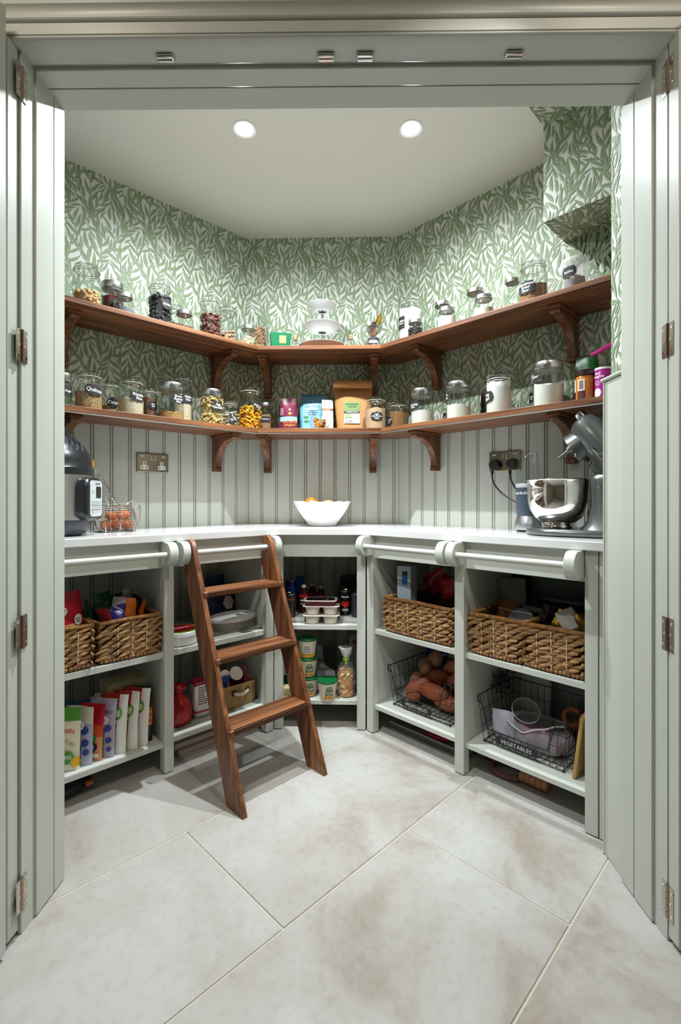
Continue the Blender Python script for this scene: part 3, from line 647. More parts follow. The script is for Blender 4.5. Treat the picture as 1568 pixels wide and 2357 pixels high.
for nm, x, lab in (('a', .285, 'small corked glass bottle beside the green carton'), ('b', .556, 'small corked glass bottle right of the cake stand')):
    t = thing('cork_bottle', lab, 'bottle', at('C', x, .2, ZU), ang('C'), 'small corked bottles')
    B().lathe([(.017, .0006), (.0195, .004), (.0195, .030), (.016, .042), (.0085, .050), (.0085, .058), (.010, .059)], 24, cap=False).obj('glass_body', GL, t)
    B().lathe([(.0072, .046), (.0085, .060), (.0088, .070), (.0001, .0702)], 16, cap=False).obj('cork', M('#c79a72', .8, noise=(90, '#a5764f', .2)), t)
# cake stand
t = thing('cake_stand', 'three tier white china cake stand with silver pole and ring handle', 'cake stand', at('C', .412, .13, ZU), ang('C'))
CHINA = M((.80, .80, .80), .15)
for z, r, nm in ((.012, .118, 'base_plate'), (.118, .094, 'middle_plate'), (.222, .072, 'top_plate')):
    B().lathe([(.02, z - .0115), (r * .5, z - .011), (r * .62, z - .006), (r * .86, z + .010), (r, z + .022), (r * .985, z + .0235), (r * .84, z + .0125), (r * .6, z - .002), (.0001, z - .003)], 44, cap=False).obj(nm, CHINA, t)
B().tube([(0, 0, .010), (0, 0, .279)], .0042, 12).lathe([(.008, .11), (.008, .116)], 12).lathe([(.008, .214), (.008, .220)], 12).obj('pole', CHROME, t)
B().tube([(.0165 * cos(a), 0, .295 + .0165 * sin(a)) for a in [2 * pi * i / 28 for i in range(28)]], .0018, 6, True).obj('ring_handle', CHROME, t)
# foil wrapped pudding
t = thing('foil_pudding', 'silver foil wrapped pudding with twisted gold top by the right corner of the upper shelf', 'food', at('C', .664, .19, ZU), ang('C'))
FOIL = M((.72, .72, .74), .16, 1, bump=(55, 1.0)); GOLD = M('#d8a53c', .2, 1, bump=(60, .8))
g = random.Random(3)
def crump(b, prof, n=22, amp=.12, T=None):
    v = []; f = []; k = len(prof)
    for i in range(n):
        a = 2 * pi * i / n
        for j, (r, z) in enumerate(prof): q = 1 + g.uniform(-amp, amp); v.append((r * q * cos(a), r * q * sin(a), z + g.uniform(-.003, .003) * (0 < j)))
    for i in range(n):
        for j in range(k - 1): f.append((i * k + j, (i + 1) % n * k + j, (i + 1) % n * k + j + 1, i * k + j + 1))
    return b.add(v, f, 0, T)
b = crump(B(), [(.001, .001), (.034, .001), (.041, .014), (.040, .035), (.03, .050), (.012, .060)], amp=.06); b.obj('foil_wrap', FOIL, t, sharp=15)
b = crump(B(), [(.010, .056), (.014, .066), (.026, .085), (.036, .108), (.034, .122)], 16, .25); b.obj('foil_frill', FOIL, t, sharp=15)
b = crump(B(), [(.006, .09), (.011, .115), (.013, .14), (.012, .165), (.004, .182)], 9, .2, Matrix.Translation((-.008, 0, 0)) @ Matrix.Rotation(R(14), 4, 'Y')); b.obj('gold_twist', GOLD, t, sharp=15)
p = patch(.0425, .034, .062, .030, 0, 'oval').obj('paper_label', M('#2a2a2c', .5), t); text('CHRISTMAS', .0085, M('#e8e8e6', .6), p, cyl(.043, .030), 0, bold=.0002)
o = B().add(patch(.0428, .024, .050, .008, 0, 'oval').v, patch(.0428, .024, .050, .008, 0, 'oval').f).obj('white_band', WHITE, p)
# right upper shelf
clip_jar('R', .187, .140, ZU, .0550, .222, 'tall clip jar of strong white bread flour with a straight black label', 'flour', .78, (.105, .075, .055, -30, 'rect', 'Strong White\nBread Flour', .0128), seed=11)
mason_jar('R', .271, .212, ZU, .0365, .084, 'little screw top jar of dark peppercorns before the bread flour', 'peppercorn', .58, seed=12)
mason_jar('R', .372, .148, ZU, .040, .152, 'taller screw top jar nearly empty, third jar on the right upper shelf', 'cocoa', .10, seed=13)
mason_jar('R', .437, .212, ZU, .039, .090, 'small screw top jar of white powder, left of the two on the right upper shelf', 'icing', .55, seed=14)
mason_jar('R', .526, .128, ZU, .042, .167, 'tall empty screw top jar behind the right hand jar of white powder', None, seed=15)
mason_jar('R', .608, .205, ZU, .0395, .093, 'small screw top jar of white powder, right of the two on the right upper shelf', 'flour', .45, seed=16)
mason_jar('R', .687, .118, ZU, .0315, .163, 'slim screw top jar with dried orange peel beside the wholemeal flour', 'orange', .33, seed=17)
clip_jar('R', .801, .180, ZU, .0514, .168, 'big clip jar of wholemeal bread flour with a scalloped black label', 'grain', .45, (.062, .074, .052, -8, 'scallop', 'Wholemeal\nBread\nFlour', .0145), seed=18, clasp=-20)
t = thing('plastic_tub', 'cloudy plastic tub of raisins at the right end of the upper shelf', 'tub', at('R', .948, .165, ZU), ang('R'))
B().lathe([(.036, .0006), (.0385, .004), (.0455, .112), (.0465, .114), (.0465, .124), (.044, .130), (.02, .134), (.0001, .135)], 32, cap=False).obj('tub_body', film('#e9ebea', .42), t)
contents(t, .037, 'raisin', .003, .062, 19); label(t, .0435, .078, .056, .045, -10, 'scallop', 'Raisins', .0125)
# lower shelf, left to right
steel_jar('L', -.915, .180, ZL, .028, .128, 'slim steel lidded jar cut off by the left door jamb', 'blue', .10, (.062, .052, .046, 22, 'scallop', 'Sugar', .012), 21)
clip_jar('L', -.832, .195, ZL, .0478, .147, 'clip jar labelled quinoa, half full, at the left of the lower shelf', 'quinoa', .48, (.072, .068, .046, 8, 'scallop', 'Quinoa', .0205, -6), seed=22)
clip_jar('L', -.728, .118, ZL, .0336, .142, 'clip jar labelled orzo standing back between quinoa and risotto rice', 'orzo', .30, (.052, .050, .042, 0, 'oval', 'Orzo', .019), seed=23)
clip_jar('L', -.673, .195, ZL, .0484, .150, 'clip jar labelled risotto rice, filled white to the middle', 'rice', .40, (.072, .066, .040, 12, 'scallop', 'Risotto\n  Rice', .0165, -4), seed=24)
clip_jar('L', -.574, .140, ZL, .0276, .139, 'narrow clip jar of brown grain squeezed right of the risotto rice', 'dark', .66, (.060, .044, .036, 10, 'oval', 'Dark\nSoft', .010), seed=25)
steel_jar('L', -.503, .195, ZL, .0505, .156, 'steel lidded jar labelled brown basmati rice, nearly empty', 'brownrice', .20, (.086, .064, .046, 10, 'scallop', 'Brown\nBasmati\nRice', .0135), 26)
clip_jar('L', -.408, .100, ZL, .0434, .224, 'tall clip jar of white rice behind the brown basmati', 'rice', .60, (.118, .052, .042, 10, 'rect', 'White\nRice', .0145), seed=27)
steel_jar('L', -.305, .180, ZL, .049, .162, 'steel lidded jar of egg noodle nests', 'noodle', .80, (.086, .062, .045, 8, 'rect', 'Egg\nNoodles', .0165), 28)
clip_jar('L', -.213, .190, ZL, .032, .130, 'small clip jar labelled rice noodles', 'ricenoodle', .55, (.040, .048, .040, 4, 'rect', 'Rice\nNoodles', .0115), seed=29)
clip_jar('L', -.098, .182, ZL, .052, .208, 'tall clip jar of yellow gluten free pasta at the left corner of the lower shelf', 'penne', .56, (.112, .056, .052, 14, 'oval', 'Gluten Free\nPasta', .0108, -6), seed=30)
mason_jar('L', .016, .150, ZL, .0307, .153, 'screw top jar of beige grain right of the yellow pasta', 'grain', .60, (.068, .046, .028, -30, 'rect', 'Buckwheat', .0085), 31)
# ---- soft packets: a pillow bag with flat bottom; fn(u, v) picks the material of each patch (u across 0..1, v up 0..1)
def pouch_mesh(w, h, dp, fn, mats, nu=10, nv=14, seed=0, top=.06, lean=0, topw=1.0, wrk=.003, shift=0):
    g = random.Random(seed); b = B(); V = {}; v = []
    ph = [g.uniform(0, 6) for _ in range(4)]
    for side in (-1, 1):
        for j in range(nv + 1):
            vv = j / nv; z = h * vv; th = dp * ((1 - vv) ** .8 * .9 + .10) * (1 if vv > .04 else .9); th = max(.0012, th * (1 - max(0, (vv - (1 - top)) / top) * .9) if vv > 1 - top else th)
            ww = w * (1 + (topw - 1) * vv)
            for i in range(nu + 1):
                u = i / nu; x = (u - .5) * ww; e = 1 - abs(2 * u - 1) ** 3.2
                y = side * (th * .5 * (.18 + .82 * e)) + wrk * sin(7 * u + ph[0] + 4 * vv) * sin(5 * vv + ph[1]) * vv + lean * vv * vv + shift * sin(u * 4 + ph[2]) * vv * vv
                V[(side, i, j)] = len(v); v.append((x, y, z))
    f = []; mm = []
    for side in (-1, 1):
        for j in range(nv):
            for i in range(nu):
                q = (V[(side, i, j)], V[(side, i + 1, j)], V[(side, i + 1, j + 1)], V[(side, i, j + 1)]); f.append(q if side < 0 else q[::-1]); mm.append(fn((i + .5) / nu, (j + .5) / nv) if side < 0 else fn(1 - (i + .5) / nu, (j + .5) / nv))
    for j in range(nv):
        for i in (0, nu):
            q = (V[(-1, i, j)], V[(-1, i, j + 1)], V[(1, i, j + 1)], V[(1, i, j)]); f.append(q if i == 0 else q[::-1]); mm.append(fn(0 if i == 0 else 1, (j + .5) / nv))
    for i in range(nu):
        f.append((V[(-1, i, 0)], V[(1, i, 0)], V[(1, i + 1, 0)], V[(-1, i + 1, 0)])); mm.append(fn(.5, 0))
        f.append((V[(-1, i, nv)], V[(-1, i + 1, nv)], V[(1, i + 1, nv)], V[(1, i, nv)])); mm.append(fn(.5, 1))
    b.add(v, f, mm); return b
def bagsurf(w, h, dp, lean=0, off=.0025, top=.06):
    """front surface of such a bag for printing on: takes (x, z)"""
    def S(x, z):
        vv = min(1, max(0, z / h)); u = x / w + .5; th = dp * ((1 - vv) ** .8 * .9 + .10); e = 1 - abs(2 * u - 1) ** 3.2 if abs(2 * u - 1) < 1 else 0
        return (x, -th * .5 * (.18 + .82 * e) + lean * vv * vv - off, z)
    return S
def printed(S, cx, cz, tilt=0): return lambda x, y: S(cx + x * cos(tilt) - y * sin(tilt), cz + x * sin(tilt) + y * cos(tilt))
def decal(S, pts, mat, parent, name='printed_panel', sub=4):
    """flat printed shape following the bag surface (convex outline, fan from its centre, subdivided)"""
    c = (sum(p[0] for p in pts) / len(pts), sum(p[1] for p in pts) / len(pts)); b = B(); n = len(pts); v = []; f = []
    for k in range(sub + 1):
        q = k / sub
        for p in pts: v.append(S(c[0] + (p[0] - c[0]) * q, c[1] + (p[1] - c[1]) * q))
    for k in range(sub):
        for i in range(n): f.append((k * n + i, k * n + (i + 1) % n, (k + 1) * n + (i + 1) % n, (k + 1) * n + i))
    b.add(v, f); return b.obj(name, mat, parent)
def rect(x0, x1, z0, z1, n=5):
    p = []
    for i in range(n): p.append((x0 + (x1 - x0) * i / n, z0))
    for i in range(n): p.append((x1, z0 + (z1 - z0) * i / n))
    for i in range(n): p.append((x1 - (x1 - x0) * i / n, z1))
    for i in range(n): p.append((x0, z1 - (z1 - z0) * i / n))
    return p
def disc(x, z, rx, rz=None, n=20): return [(x + rx * cos(2 * pi * i / n), z + (rz or rx) * sin(2 * pi * i / n)) for i in range(n)]
def bars(S, x0, x1, z0, z1, mat, parent, rows=6, name='small_print', vert=False):
    b = B(); g = random.Random(4)
    for i in range(rows):
        if vert: a = x0 + (x1 - x0) * i / rows; c = a + (x1 - x0) / rows * g.uniform(.25, .7); b.add([S(a, z0), S(c, z0), S(c, z1), S(a, z1)], [(0, 1, 2, 3)])
        else:
            a = z1 - (z1 - z0) * (i + .3) / rows; hgt = (z1 - z0) / rows * .5; m = x0 + (x1 - x0) * g.uniform(.6, 1); b.add([S(x0, a), S((x0 + m) / 2, a), S(m, a), S(m, a + hgt), S((x0 + m) / 2, a + hgt), S(x0, a + hgt)], [(0, 1, 4, 5), (1, 2, 3, 4)])
    return b.obj(name, mat, parent, smooth=False)
def packet(name, lab, cat, s, x, d, z, rz, w, h, dp, fn, cols, seed=1, group=None, rough=.35, **k):
    t = thing(name, lab, cat, at(s, x, d, z), ang(s) + R(rz), group)
    pouch_mesh(w, h, dp, fn, cols, seed=seed, **k).obj('wrapper', [c if not isinstance(c, str) else M(c, rough, bump=(30, .25)) for c in cols], t, sharp=60)
    return t, bagsurf(w, h, dp, k.get('lean', 0))
BLK = M((.02, .02, .02), .6)
t, S = packet('flour_bag', 'maroon bag of flour with a pale blue band on the lower shelf', 'bag', 'C', .245, .150, ZL + .0006, -6, .092, .165, .062, lambda u, v: 1 if .30 < v < .42 else 2 if v > .86 else 0, ['#6d1f3c', '#8fc7d3', '#3d1020'], 3, top=.18, topw=.86)
text('DOVES\nFARM', .021, M('#e07a3a', .5), t, printed(S, .012, .035), name='lettering', bold=.0006); decal(S, disc(.012, .086, .008, .006), M('#e8b43c', .5), t, 'flower_mark'); decal(S, disc(.010, .106, .005, .006), M('#c6d0ce', .5), t, 'moon_mark'); bars(S, -.038, -.012, .075, .112, M('#b98ba2', .6), t)
t, S = packet('foil_pouch', 'sky blue stand up pouch behind the small glass jar with a knob lid', 'pouch', 'C', .361, .098, ZL + .0006, -3, .128, .200, .045, lambda u, v: 1 if v > .93 else 0, ['#5f9cbe', '#4a7f9e'], 5, topw=1.0, lean=.02)
decal(S, rect(-.05, .05, .02, .15), M('#7fb2cd', .4), t, 'pale_panel'); text('your food', .019, M('#1d3550', .5), t, printed(bagsurf(.128, .2, .045, .02, .0035), -.003, .135), .2); text('organic\nwholefood\npowder', .012, M('#1d3550', .5), t, printed(bagsurf(.128, .2, .045, .02, .0035), .0, .102), bold=.0003)
for q in ((-.03, .078), (-.028, .056)): decal(bagsurf(.128, .2, .045, .02, .0035), disc(q[0], q[1], .014, .007), M('#2f7d4a', .5), t, 'leaf_mark')
t = thing('sweet_jar', 'small ribbed glass jar with a knob lid holding amber sachets', 'jar', at('C', .405, .208, ZL), ang('C'))
B().lathe([(.034, .0006), (.040, .004), (.0485, .025), (.050, .042), (.045, .060), (.036, .068), (.036, .080), (.039, .082)], 48, cap=False, wob=lambda a: 1 + .012 * cos(16 * a)).obj('glass_body', GL2, t)
B().lathe([(.041, .083), (.041, .087), (.028, .093), (.006, .096), (.005, .099), (.0105, .105), (.0105, .110), (.005, .116), (.0001, .117)], 28, cap=False).obj('knob_lid', GL2, t)
g = random.Random(8)
for k in range(13):
    a, q, zz = g.uniform(0, 6.28), g.uniform(.008, .030), .012 + .0035 * k
    b = B().box(-.013, .013, -.003, .003, -.009, .009, T=Matrix.Translation((q * cos(a), q * sin(a), zz)) @ Matrix.Rotation(g.uniform(0, 6), 4, 'Z') @ Matrix.Rotation(g.uniform(-.8, .8), 4, 'X'))
    b.obj('sachet', M('#d98420' if k % 3 else '#e8e2d6', .35), t, bevel=.001)
t, S = packet('foil_pouch', 'white and brown pouch between the knob lidded jar and the brown paper bag', 'pouch', 'C', .440, .130, ZL + .0006, 10, .056, .165, .04, lambda u, v: 1 if v > .84 else 2 if .66 < v < .74 else 0, ['#ddd9d2', '#a9a59c', '#8c5a36'], 6, lean=.02)
t, S = packet('paper_bag', 'large brown paper bag with a green label, its top folded over', 'bag', 'C', .566, .10, ZL + .0006, 2, .158, .250, .085, lambda u, v: 0, ['#b98450'], 9, top=.22, topw=1.28, rough=.8, wrk=.006, nu=14, nv=18)
b = B(); pr_ = [(-.052, .222), (-.056, .236), (-.05, .250), (-.038, .256), (-.030, .25), (-.034, .225), (-.042, .214)]
b.prism(pr_, -.100, .094, 'x'); b.obj('folded_top', M('#b98450', .8, bump=(25, .4)), t, bevel=.003)
S2 = bagsurf(.158, .25, .085, 0, .004); decal(S2, rect(-.046, .034, .098, .150), M('#6f8a4c', .5), t, 'green_label'); decal(S2, rect(-.046, .034, .040, .098), M('#cfc3b4', .6), t, 'white_label')
S3 = bagsurf(.158, .25, .085, 0, .0055); text('CHANDRA', .0135, M('#22301a', .5), t, printed(S3, -.006, .138)); text('WHOLE FOODS', .0058, BLK, t, printed(S3, -.004, .126), bold=.0003); decal(S3, rect(-.046, .032, .093, .103), BLK, t, 'black_ribbon')
text('ALMOND FLOUR', .0078, INK, t, printed(bagsurf(.158, .25, .085, 0, .007), -.006, .098), bold=.0003); decal(S3, rect(-.042, -.008, .070, .090), M('#8fa873', .6), t, 'green_patch'); decal(S3, rect(-.042, -.004, .046, .062), WHITE, t, 'barcode_label'); bars(bagsurf(.158, .25, .085, 0, .007), -.036, -.008, .049, .059, BLK, t, 8, 'barcode', True)
clip_jar('C', .677, .190, ZL, .0500, .162, 'clip jar labelled light soft brown sugar beside the brown paper bag', 'brownsugar', .62, (.060, .062, .042, 4, 'scallop', 'Light\nSoft Brown\nSugar', .0112), seed=32)
clip_jar('R', .128, .155, ZL, .0475, .132, 'clip jar labelled demerara sugar at the right corner of the lower shelf', 'demerara', .62, (.040, .062, .040, -38, 'oval', 'Demerara\nSugar', .0125), seed=33, clasp=-38)
clip_jar('R', .190, .072, ZL, .0253, .130, 'slim clip jar hidden behind the self raising flour', 'demerara', .30, (.040, .04, .04, -20, 'rect', 'Dark\nSoft', .010), seed=34, clasp=-20)
steel_jar('R', .285, .182, ZL, .050, .161, 'steel lidded jar labelled self raising flour', 'flour', .40, (.084, .068, .044, -18, 'scallop', 'Self-raising\nFlour', .0128), 35)
clip_jar('R', .372, .088, ZL, .029, .134, 'slim jar behind the plain flour', 'flour', .3, (.036, .045, .04, -30, 'rect', 'Bread', .010), seed=36, clasp=-20)
steel_jar('R', .477, .182, ZL, .0515, .159, 'steel lidded jar labelled plain flour, flour heaped to one side', 'flour', .37, (.100, .062, .046, -44, 'scallop', 'Plain\nFlour', .0148), 37)
clip_jar('R', .562, .086, ZL, .030, .163, 'dark cocoa jar behind the icing sugar', 'cocoa', .70, (.05, .045, .05, -40, 'oval', 'Cocoa', .010), seed=38, clasp=-20)
clip_jar('R', .662, .182, ZL, .0488, .162, 'clip jar filled with icing sugar, label on its left', 'icing', .78, (.070, .070, .048, -38, 'scallop', 'Icing\nSugar', .0178), seed=39, clasp=-36)
steel_jar('R', .780, .098, ZL, .0286, .147, 'slim dark lidded jar behind the cornflour', 'flour', .2, (.06, .05, .045, -25, 'scallop', 'Bread\nMix', .010), 40)
steel_jar('R', .861, .187, ZL, .0517, .164, 'steel lidded jar labelled cornflour with flour clinging to the glass', 'flour', .52, (.112, .052, .036, -46, 'oval', 'Cornflour', .0125), 41)
t = thing('tied_bag', 'green and white bag closed by a pink clip behind the honey coloured jar', 'bag', at('R', .952, .062, ZL + .0006), ang('R'))
pouch_mesh(.105, .20, .085, lambda u, v: 0 if v < .22 else 2 if v < .30 else 1 if v < .58 else 3, ['a'] * 4, seed=12, topw=.7, top=.3).obj('wrapper', [M('#7d7468', .5), M('#b9bdb8', .5), M('#8a4a28', .5), M('#0f5a1e', .35)], t, sharp=60)
text('TUMS', .026, M('#23401f', .6), t, printed(bagsurf(.105, .2, .085, 0, .003), -.015, .092), .2)
B().tube([(.025, -.03, .190), (.13, -.04, .225)], .006, 8).tube([(.028, -.036, .184), (.13, -.046, .216)], .005, 8).obj('pink_clip', M('#d6168c', .35), t)
t = thing('spread_jar', 'amber spread jar with dark lid and cream label', 'jar', at('R', .990, .185, ZL), ang('R'))
B().lathe([(.028, .0006), (.033, .004), (.033, .082), (.030, .092)], 32).obj('jar_body', M('#b06d12', .25), t); B().lathe([(.031, .090), (.0335, .092), (.0335, .110), (.031, .112), (.0001, .112)], 32, cap=False).obj('screw_lid', M('#2b0f12', .35), t)
for phi, w, c in ((-62, .018, '#e6dfd6'), (-5, .026, '#d8c2bd')):
    p = patch(.0335, .058, w, .040, R(phi)).obj('paper_label', M(c, .6), t); p2 = patch(.0335, .022, w, .032, R(phi)).obj('maroon_band', M('#4a1424', .5), t)
b = B()
for k in range(6): pp = patch(.034, .046 + k * .005, .014, .0025, R(-6)); b.add(pp.v, pp.f)
b.obj('barcode', BLK, t)
t = thing('card_tub', 'magenta cardboard drum with a white rim next to the amber spread jar', 'tub', at('R', 1.052, .195, ZL), ang('R'))
B().lathe([(.026, .0006), (.0265, .102)], 28).obj('drum', M('#a5128a', .4), t); B().lathe([(.0272, .100), (.0272, .107), (.0001, .107)], 28, cap=False).obj('rim_lid', WHITE, t)
text('food\nthoughts', .0130, INK, t, cyl(.0272, .082, R(-28)), bold=.0004); text('Dark\nChocolate\nChips', .0070, INK, t, cyl(.0272, .055, R(-28)))
p = patch(.0268, .022, .03, .03, R(-30), 'oval').obj('splash_mark', M('#e9e0ea', .5), t)
t, S = packet('orange_bag', 'orange packet standing behind the magenta drum, half hidden by the wall edge', 'bag', 'R', 1.085, .085, ZL + .0006, -10, .095, .24, .06, lambda u, v: 0, ['#e8671a'], 13, topw=.8, top=.3)

# ================================================================ on the worktop
# multi cooker
px_, py_, _ = at('L', -.990, .245); t = thing('multi_cooker', 'black and steel electric multi cooker with a domed air fryer lid beside the left jamb', 'cooker', (px_, py_, ZW))
PLB = M((.014, .015, .018), .28)
B().lathe([(.118, .004), (.130, .006), (.146, .030), (.151, .050), (.151, .056)], 48).obj('base', M((.03, .035, .042), .4), t)
for a in (20, 110, 200, 290): B().lathe([(.01, 0), (.012, .008)], 10, c=(.105 * cos(R(a)), .105 * sin(R(a)), .0005)).obj('foot', BLACK, t)
B().lathe([(.150, .055), (.150, .214)], 64, cap=False).obj('steel_body', M((.60, .59, .57), .30, 1), t)
B().lathe([(.153, .212), (.154, .236), (.151, .240), (.150, .262), (.142, .288), (.124, .316), (.098, .340), (.078, .354), (.0001, .355)], 64, cap=False).obj('dome_lid', PLB, t)
b = B()
for k in range(7):
    a = R(-75 + k * 12); b.tube([(.138 * cos(a), .138 * sin(a), .296), (.120 * cos(a + .14), .120 * sin(a + .14), .3225), (.092 * cos(a + .3), .092 * sin(a + .3), .346)], [.002, .004, .002], 6)
b.obj('air_vents', PLB, t)
B().lathe([(.078, .352), (.074, .364), (.070, .380), (.055, .386), (.0001, .387)], 40, cap=False).obj('top_cap', PLB, t)
pa = R(2); T = Matrix.Rotation(pa, 4, 'Z')
def rrect(w, h, r, n=5):
    p = []
    for cx, cz, a0 in ((w / 2 - r, h / 2 - r, 0), (-w / 2 + r, h / 2 - r, 90), (-w / 2 + r, -h / 2 + r, 180), (w / 2 - r, -h / 2 + r, 270)):
        for k in range(n + 1): a = R(a0 + 90 * k / n); p.append((cx + r * cos(a), cz + r * sin(a)))
    return p
def upright(poly, y0, y1, zc, T): return B().prism([(p[0], p[1] + zc) for p in poly], y0, y1, 'y', T=T)
T = Matrix.Rotation(pa + pi / 2, 4, 'Z')      # local -y is the panel's outward direction
cp_ = upright(rrect(.125, .150, .035), -.176, -.120, .128, T).obj('control_panel', PLB, t, bevel=.010)
fp = upright(rrect(.088, .126, .018), -.1785, -.1755, .130, T).obj('panel_face', M((.50, .52, .54), .4), cp_)
sc_ = upright(rrect(.036, .040, .004), -.1797, -.178, .152, T @ Matrix.Translation((.016, 0, 0))).obj('display', M((.01, .012, .01), .2), cp_)
def onp(cx, cz): return lambda x, y: tuple(T @ Vector((cx + x, -.1800, cz + y)))
text('instant', .013, M((.06, .06, .07), .5), cp_, onp(.010, .183), bold=.0003)
text('Pressure  Slow   Sous   Air\nCook     Cook   Vide   Fry', .0062, BLK, cp_, onp(0, .116)); text('Saute   Roast   Bake   Broil', .0062, BLK, cp_, onp(0, .099)); text('Keep\nWarm', .006, BLK, cp_, onp(-.026, .083)); text('Cancel', .006, M('#c22020', .5), cp_, onp(.0, .082)); text('Start', .006, BLK, cp_, onp(.026, .082)); text('+\nTemp\n-', .0075, BLK, cp_, onp(-.026, .152))
b = B()
for (x0, x1, z0, z1) in ((-.036, .036, .0905, .0912), (-.036, .036, .1065, .1072)): b.box(x0, x1, -.1797, -.178, z0, z1, T=T)
b.obj('button_outline', BLK, cp_)
B().box(-.004, .004, -.1545, -.148, .244, .268, T=Matrix.Rotation(R(22) + pi / 2, 4, 'Z')).obj('yellow_sticker', M('#e8b020', .5), t)
# wire hen egg basket
t = thing('egg_basket', 'silver wire egg basket shaped like a hen', 'basket', at('L', -.738, .200, ZW), ang('L'))
w = B(); WR = .0011
for k in range(12):
    z = .004 + .0088 * k; u = z / .10; rx = .074 * math.sqrt(max(.05, 1 - (u * .9 - .35) ** 2)) + .004; ry = .062 * math.sqrt(max(.05, 1 - (u * .9 - .35) ** 2)); c = .006
    w.tube([(c + rx * cos(a), ry * sin(a), z) for a in [2 * pi * i / 26 for i in range(26)]], WR, 4, True)
for k in range(11):
    z = .105 + .0098 * k; u = k / 10; c = -.030 - .030 * u; rx = (.052 * (1 - u) + .020 * u); ry = .046 * (1 - u) + .016 * u
    w.tube([(c + rx * cos(a), ry * sin(a), z) for a in [2 * pi * i / 20 for i in range(20)]], WR, 4, True)
w.obj('wire_rings', CHROME, t)
w = B()
for q in (-1, 1):
    for x in (-.045, 0, .045): w.tube([(x * 1.1, q * .055 * math.cos(x * 8), .003), (x * 1.3, q * .064 * cos(x * 9), .045), (x * 1.1, q * .052 * cos(x * 9), .085), (x * .7 - .012, q * .03, .105)], .0016, 5)
w.tube([(.082, .0, .006), (.086, 0, .05), (.070, 0, .090), (.03, 0, .104), (.005, 0, .108), (-.012, 0, .135), (-.030, 0, .180), (-.045, 0, .205), (-.062, 0, .210), (-.082, 0, .196), (-.088, 0, .15), (-.084, 0, .10), (-.074, 0, .05), (-.066, 0, .004)], .0018, 5)
w.tube([(.072 * cos(a), .058 * sin(a), .0022) for a in [2 * pi * i / 26 for i in range(26)]], .0018, 5, True)
w.obj('frame', CHROME, t)
B().tube([(.040, 0, .104), (.060, 0, .120), (.085, 0, .122), (.095, 0, .105), (.092, 0, .088), (.084, 0, .082)], .0016, 5).tube([(.075, 0, .098), (.088, 0, .116), (.100, 0, .100), (.098, 0, .06), (.090, 0, .012)], .0014, 5).obj('tail_loop', CHROME, t)
B().tube([(-.062, 0, .210), (-.058, 0, .226), (-.068, 0, .236), (-.078, 0, .248), (-.090, 0, .238)], .0014, 5).obj('comb', CHROME, t)
EGG = M('#b8693f', .45, bump=(160, .06))
for k, (x, y, z, nm) in enumerate(((-.046, -.026, .024, 'front left'), (-.004, -.034, .024, 'front middle'), (.040, -.024, .024, 'front right'), (.058, .016, .024, 'far right end'), (-.030, .022, .026, 'back left'), (.014, .026, .024, 'back middle'), (-.020, -.012, .060, 'on top, left'), (.022, -.012, .060, 'on top, middle'), (.046, .004, .062, 'on top, right'))):
    bx, by, bz = at('L', -.738 + x * .92, .200 - y * .92, ZW + z + .003)
    o = B().ell((0, 0, 0), .0180, .0180, .0232, 18, 12, egg=-.12).obj('egg', EGG, None, (bx, by, bz)); o.rotation_euler = (R(70 + 20 * (k % 3)), R(12 * k), R(50 * k))
    tag(o, 'brown egg in the wire hen basket, ' + nm, 'egg', 'eggs in the wire basket')
# sockets
def socket(s, x, z, lab, plugs):
    t = thing('double_socket', lab, 'socket', at(s, x, .0125, z), ang(s))
    B().box(-.073, .073, -.0062, 0, -.043, .043).obj('face_plate', M('#a2957f', .22, 1), t, bevel=.003)
    for q in (-1, 1):
        B().box(q * .008 - .006, q * .008 + .006, -.0085, -.006, .012, .034).obj('switch', M((.5, .48, .45), .25, 1), t, bevel=.001)
        B().box(q * .048 - .009, q * .048 + .009, -.0072, -.006, .026, .033).obj('usb_port', M('#cfc9bf', .4), t, bevel=.001)
        i = B().box(q * .040 - .0075, q * .040 + .0075, -.0078, -.006, -.012, .006).box(q * .040 - .018, q * .040 + .018, -.0078, -.006, -.030, -.0125).obj('socket_insert', WHITE, t, bevel=.001)
        B().box(q * .040 - .0022, q * .040 + .0022, -.0082, -.0075, -.008, .002).box(q * .040 - .0135, q * .040 - .0065, -.0082, -.0075, -.0235, -.019).box(q * .040 + .0065, q * .040 + .0135, -.0082, -.0075, -.0235, -.019).obj('pin_holes', BLK, i)
    return t
socket('L', -.509, 1.182, 'brushed nickel double wall socket with nothing plugged in', 0)
socket('R', .603, 1.182, 'brushed nickel double wall socket with two black plugs', 1)
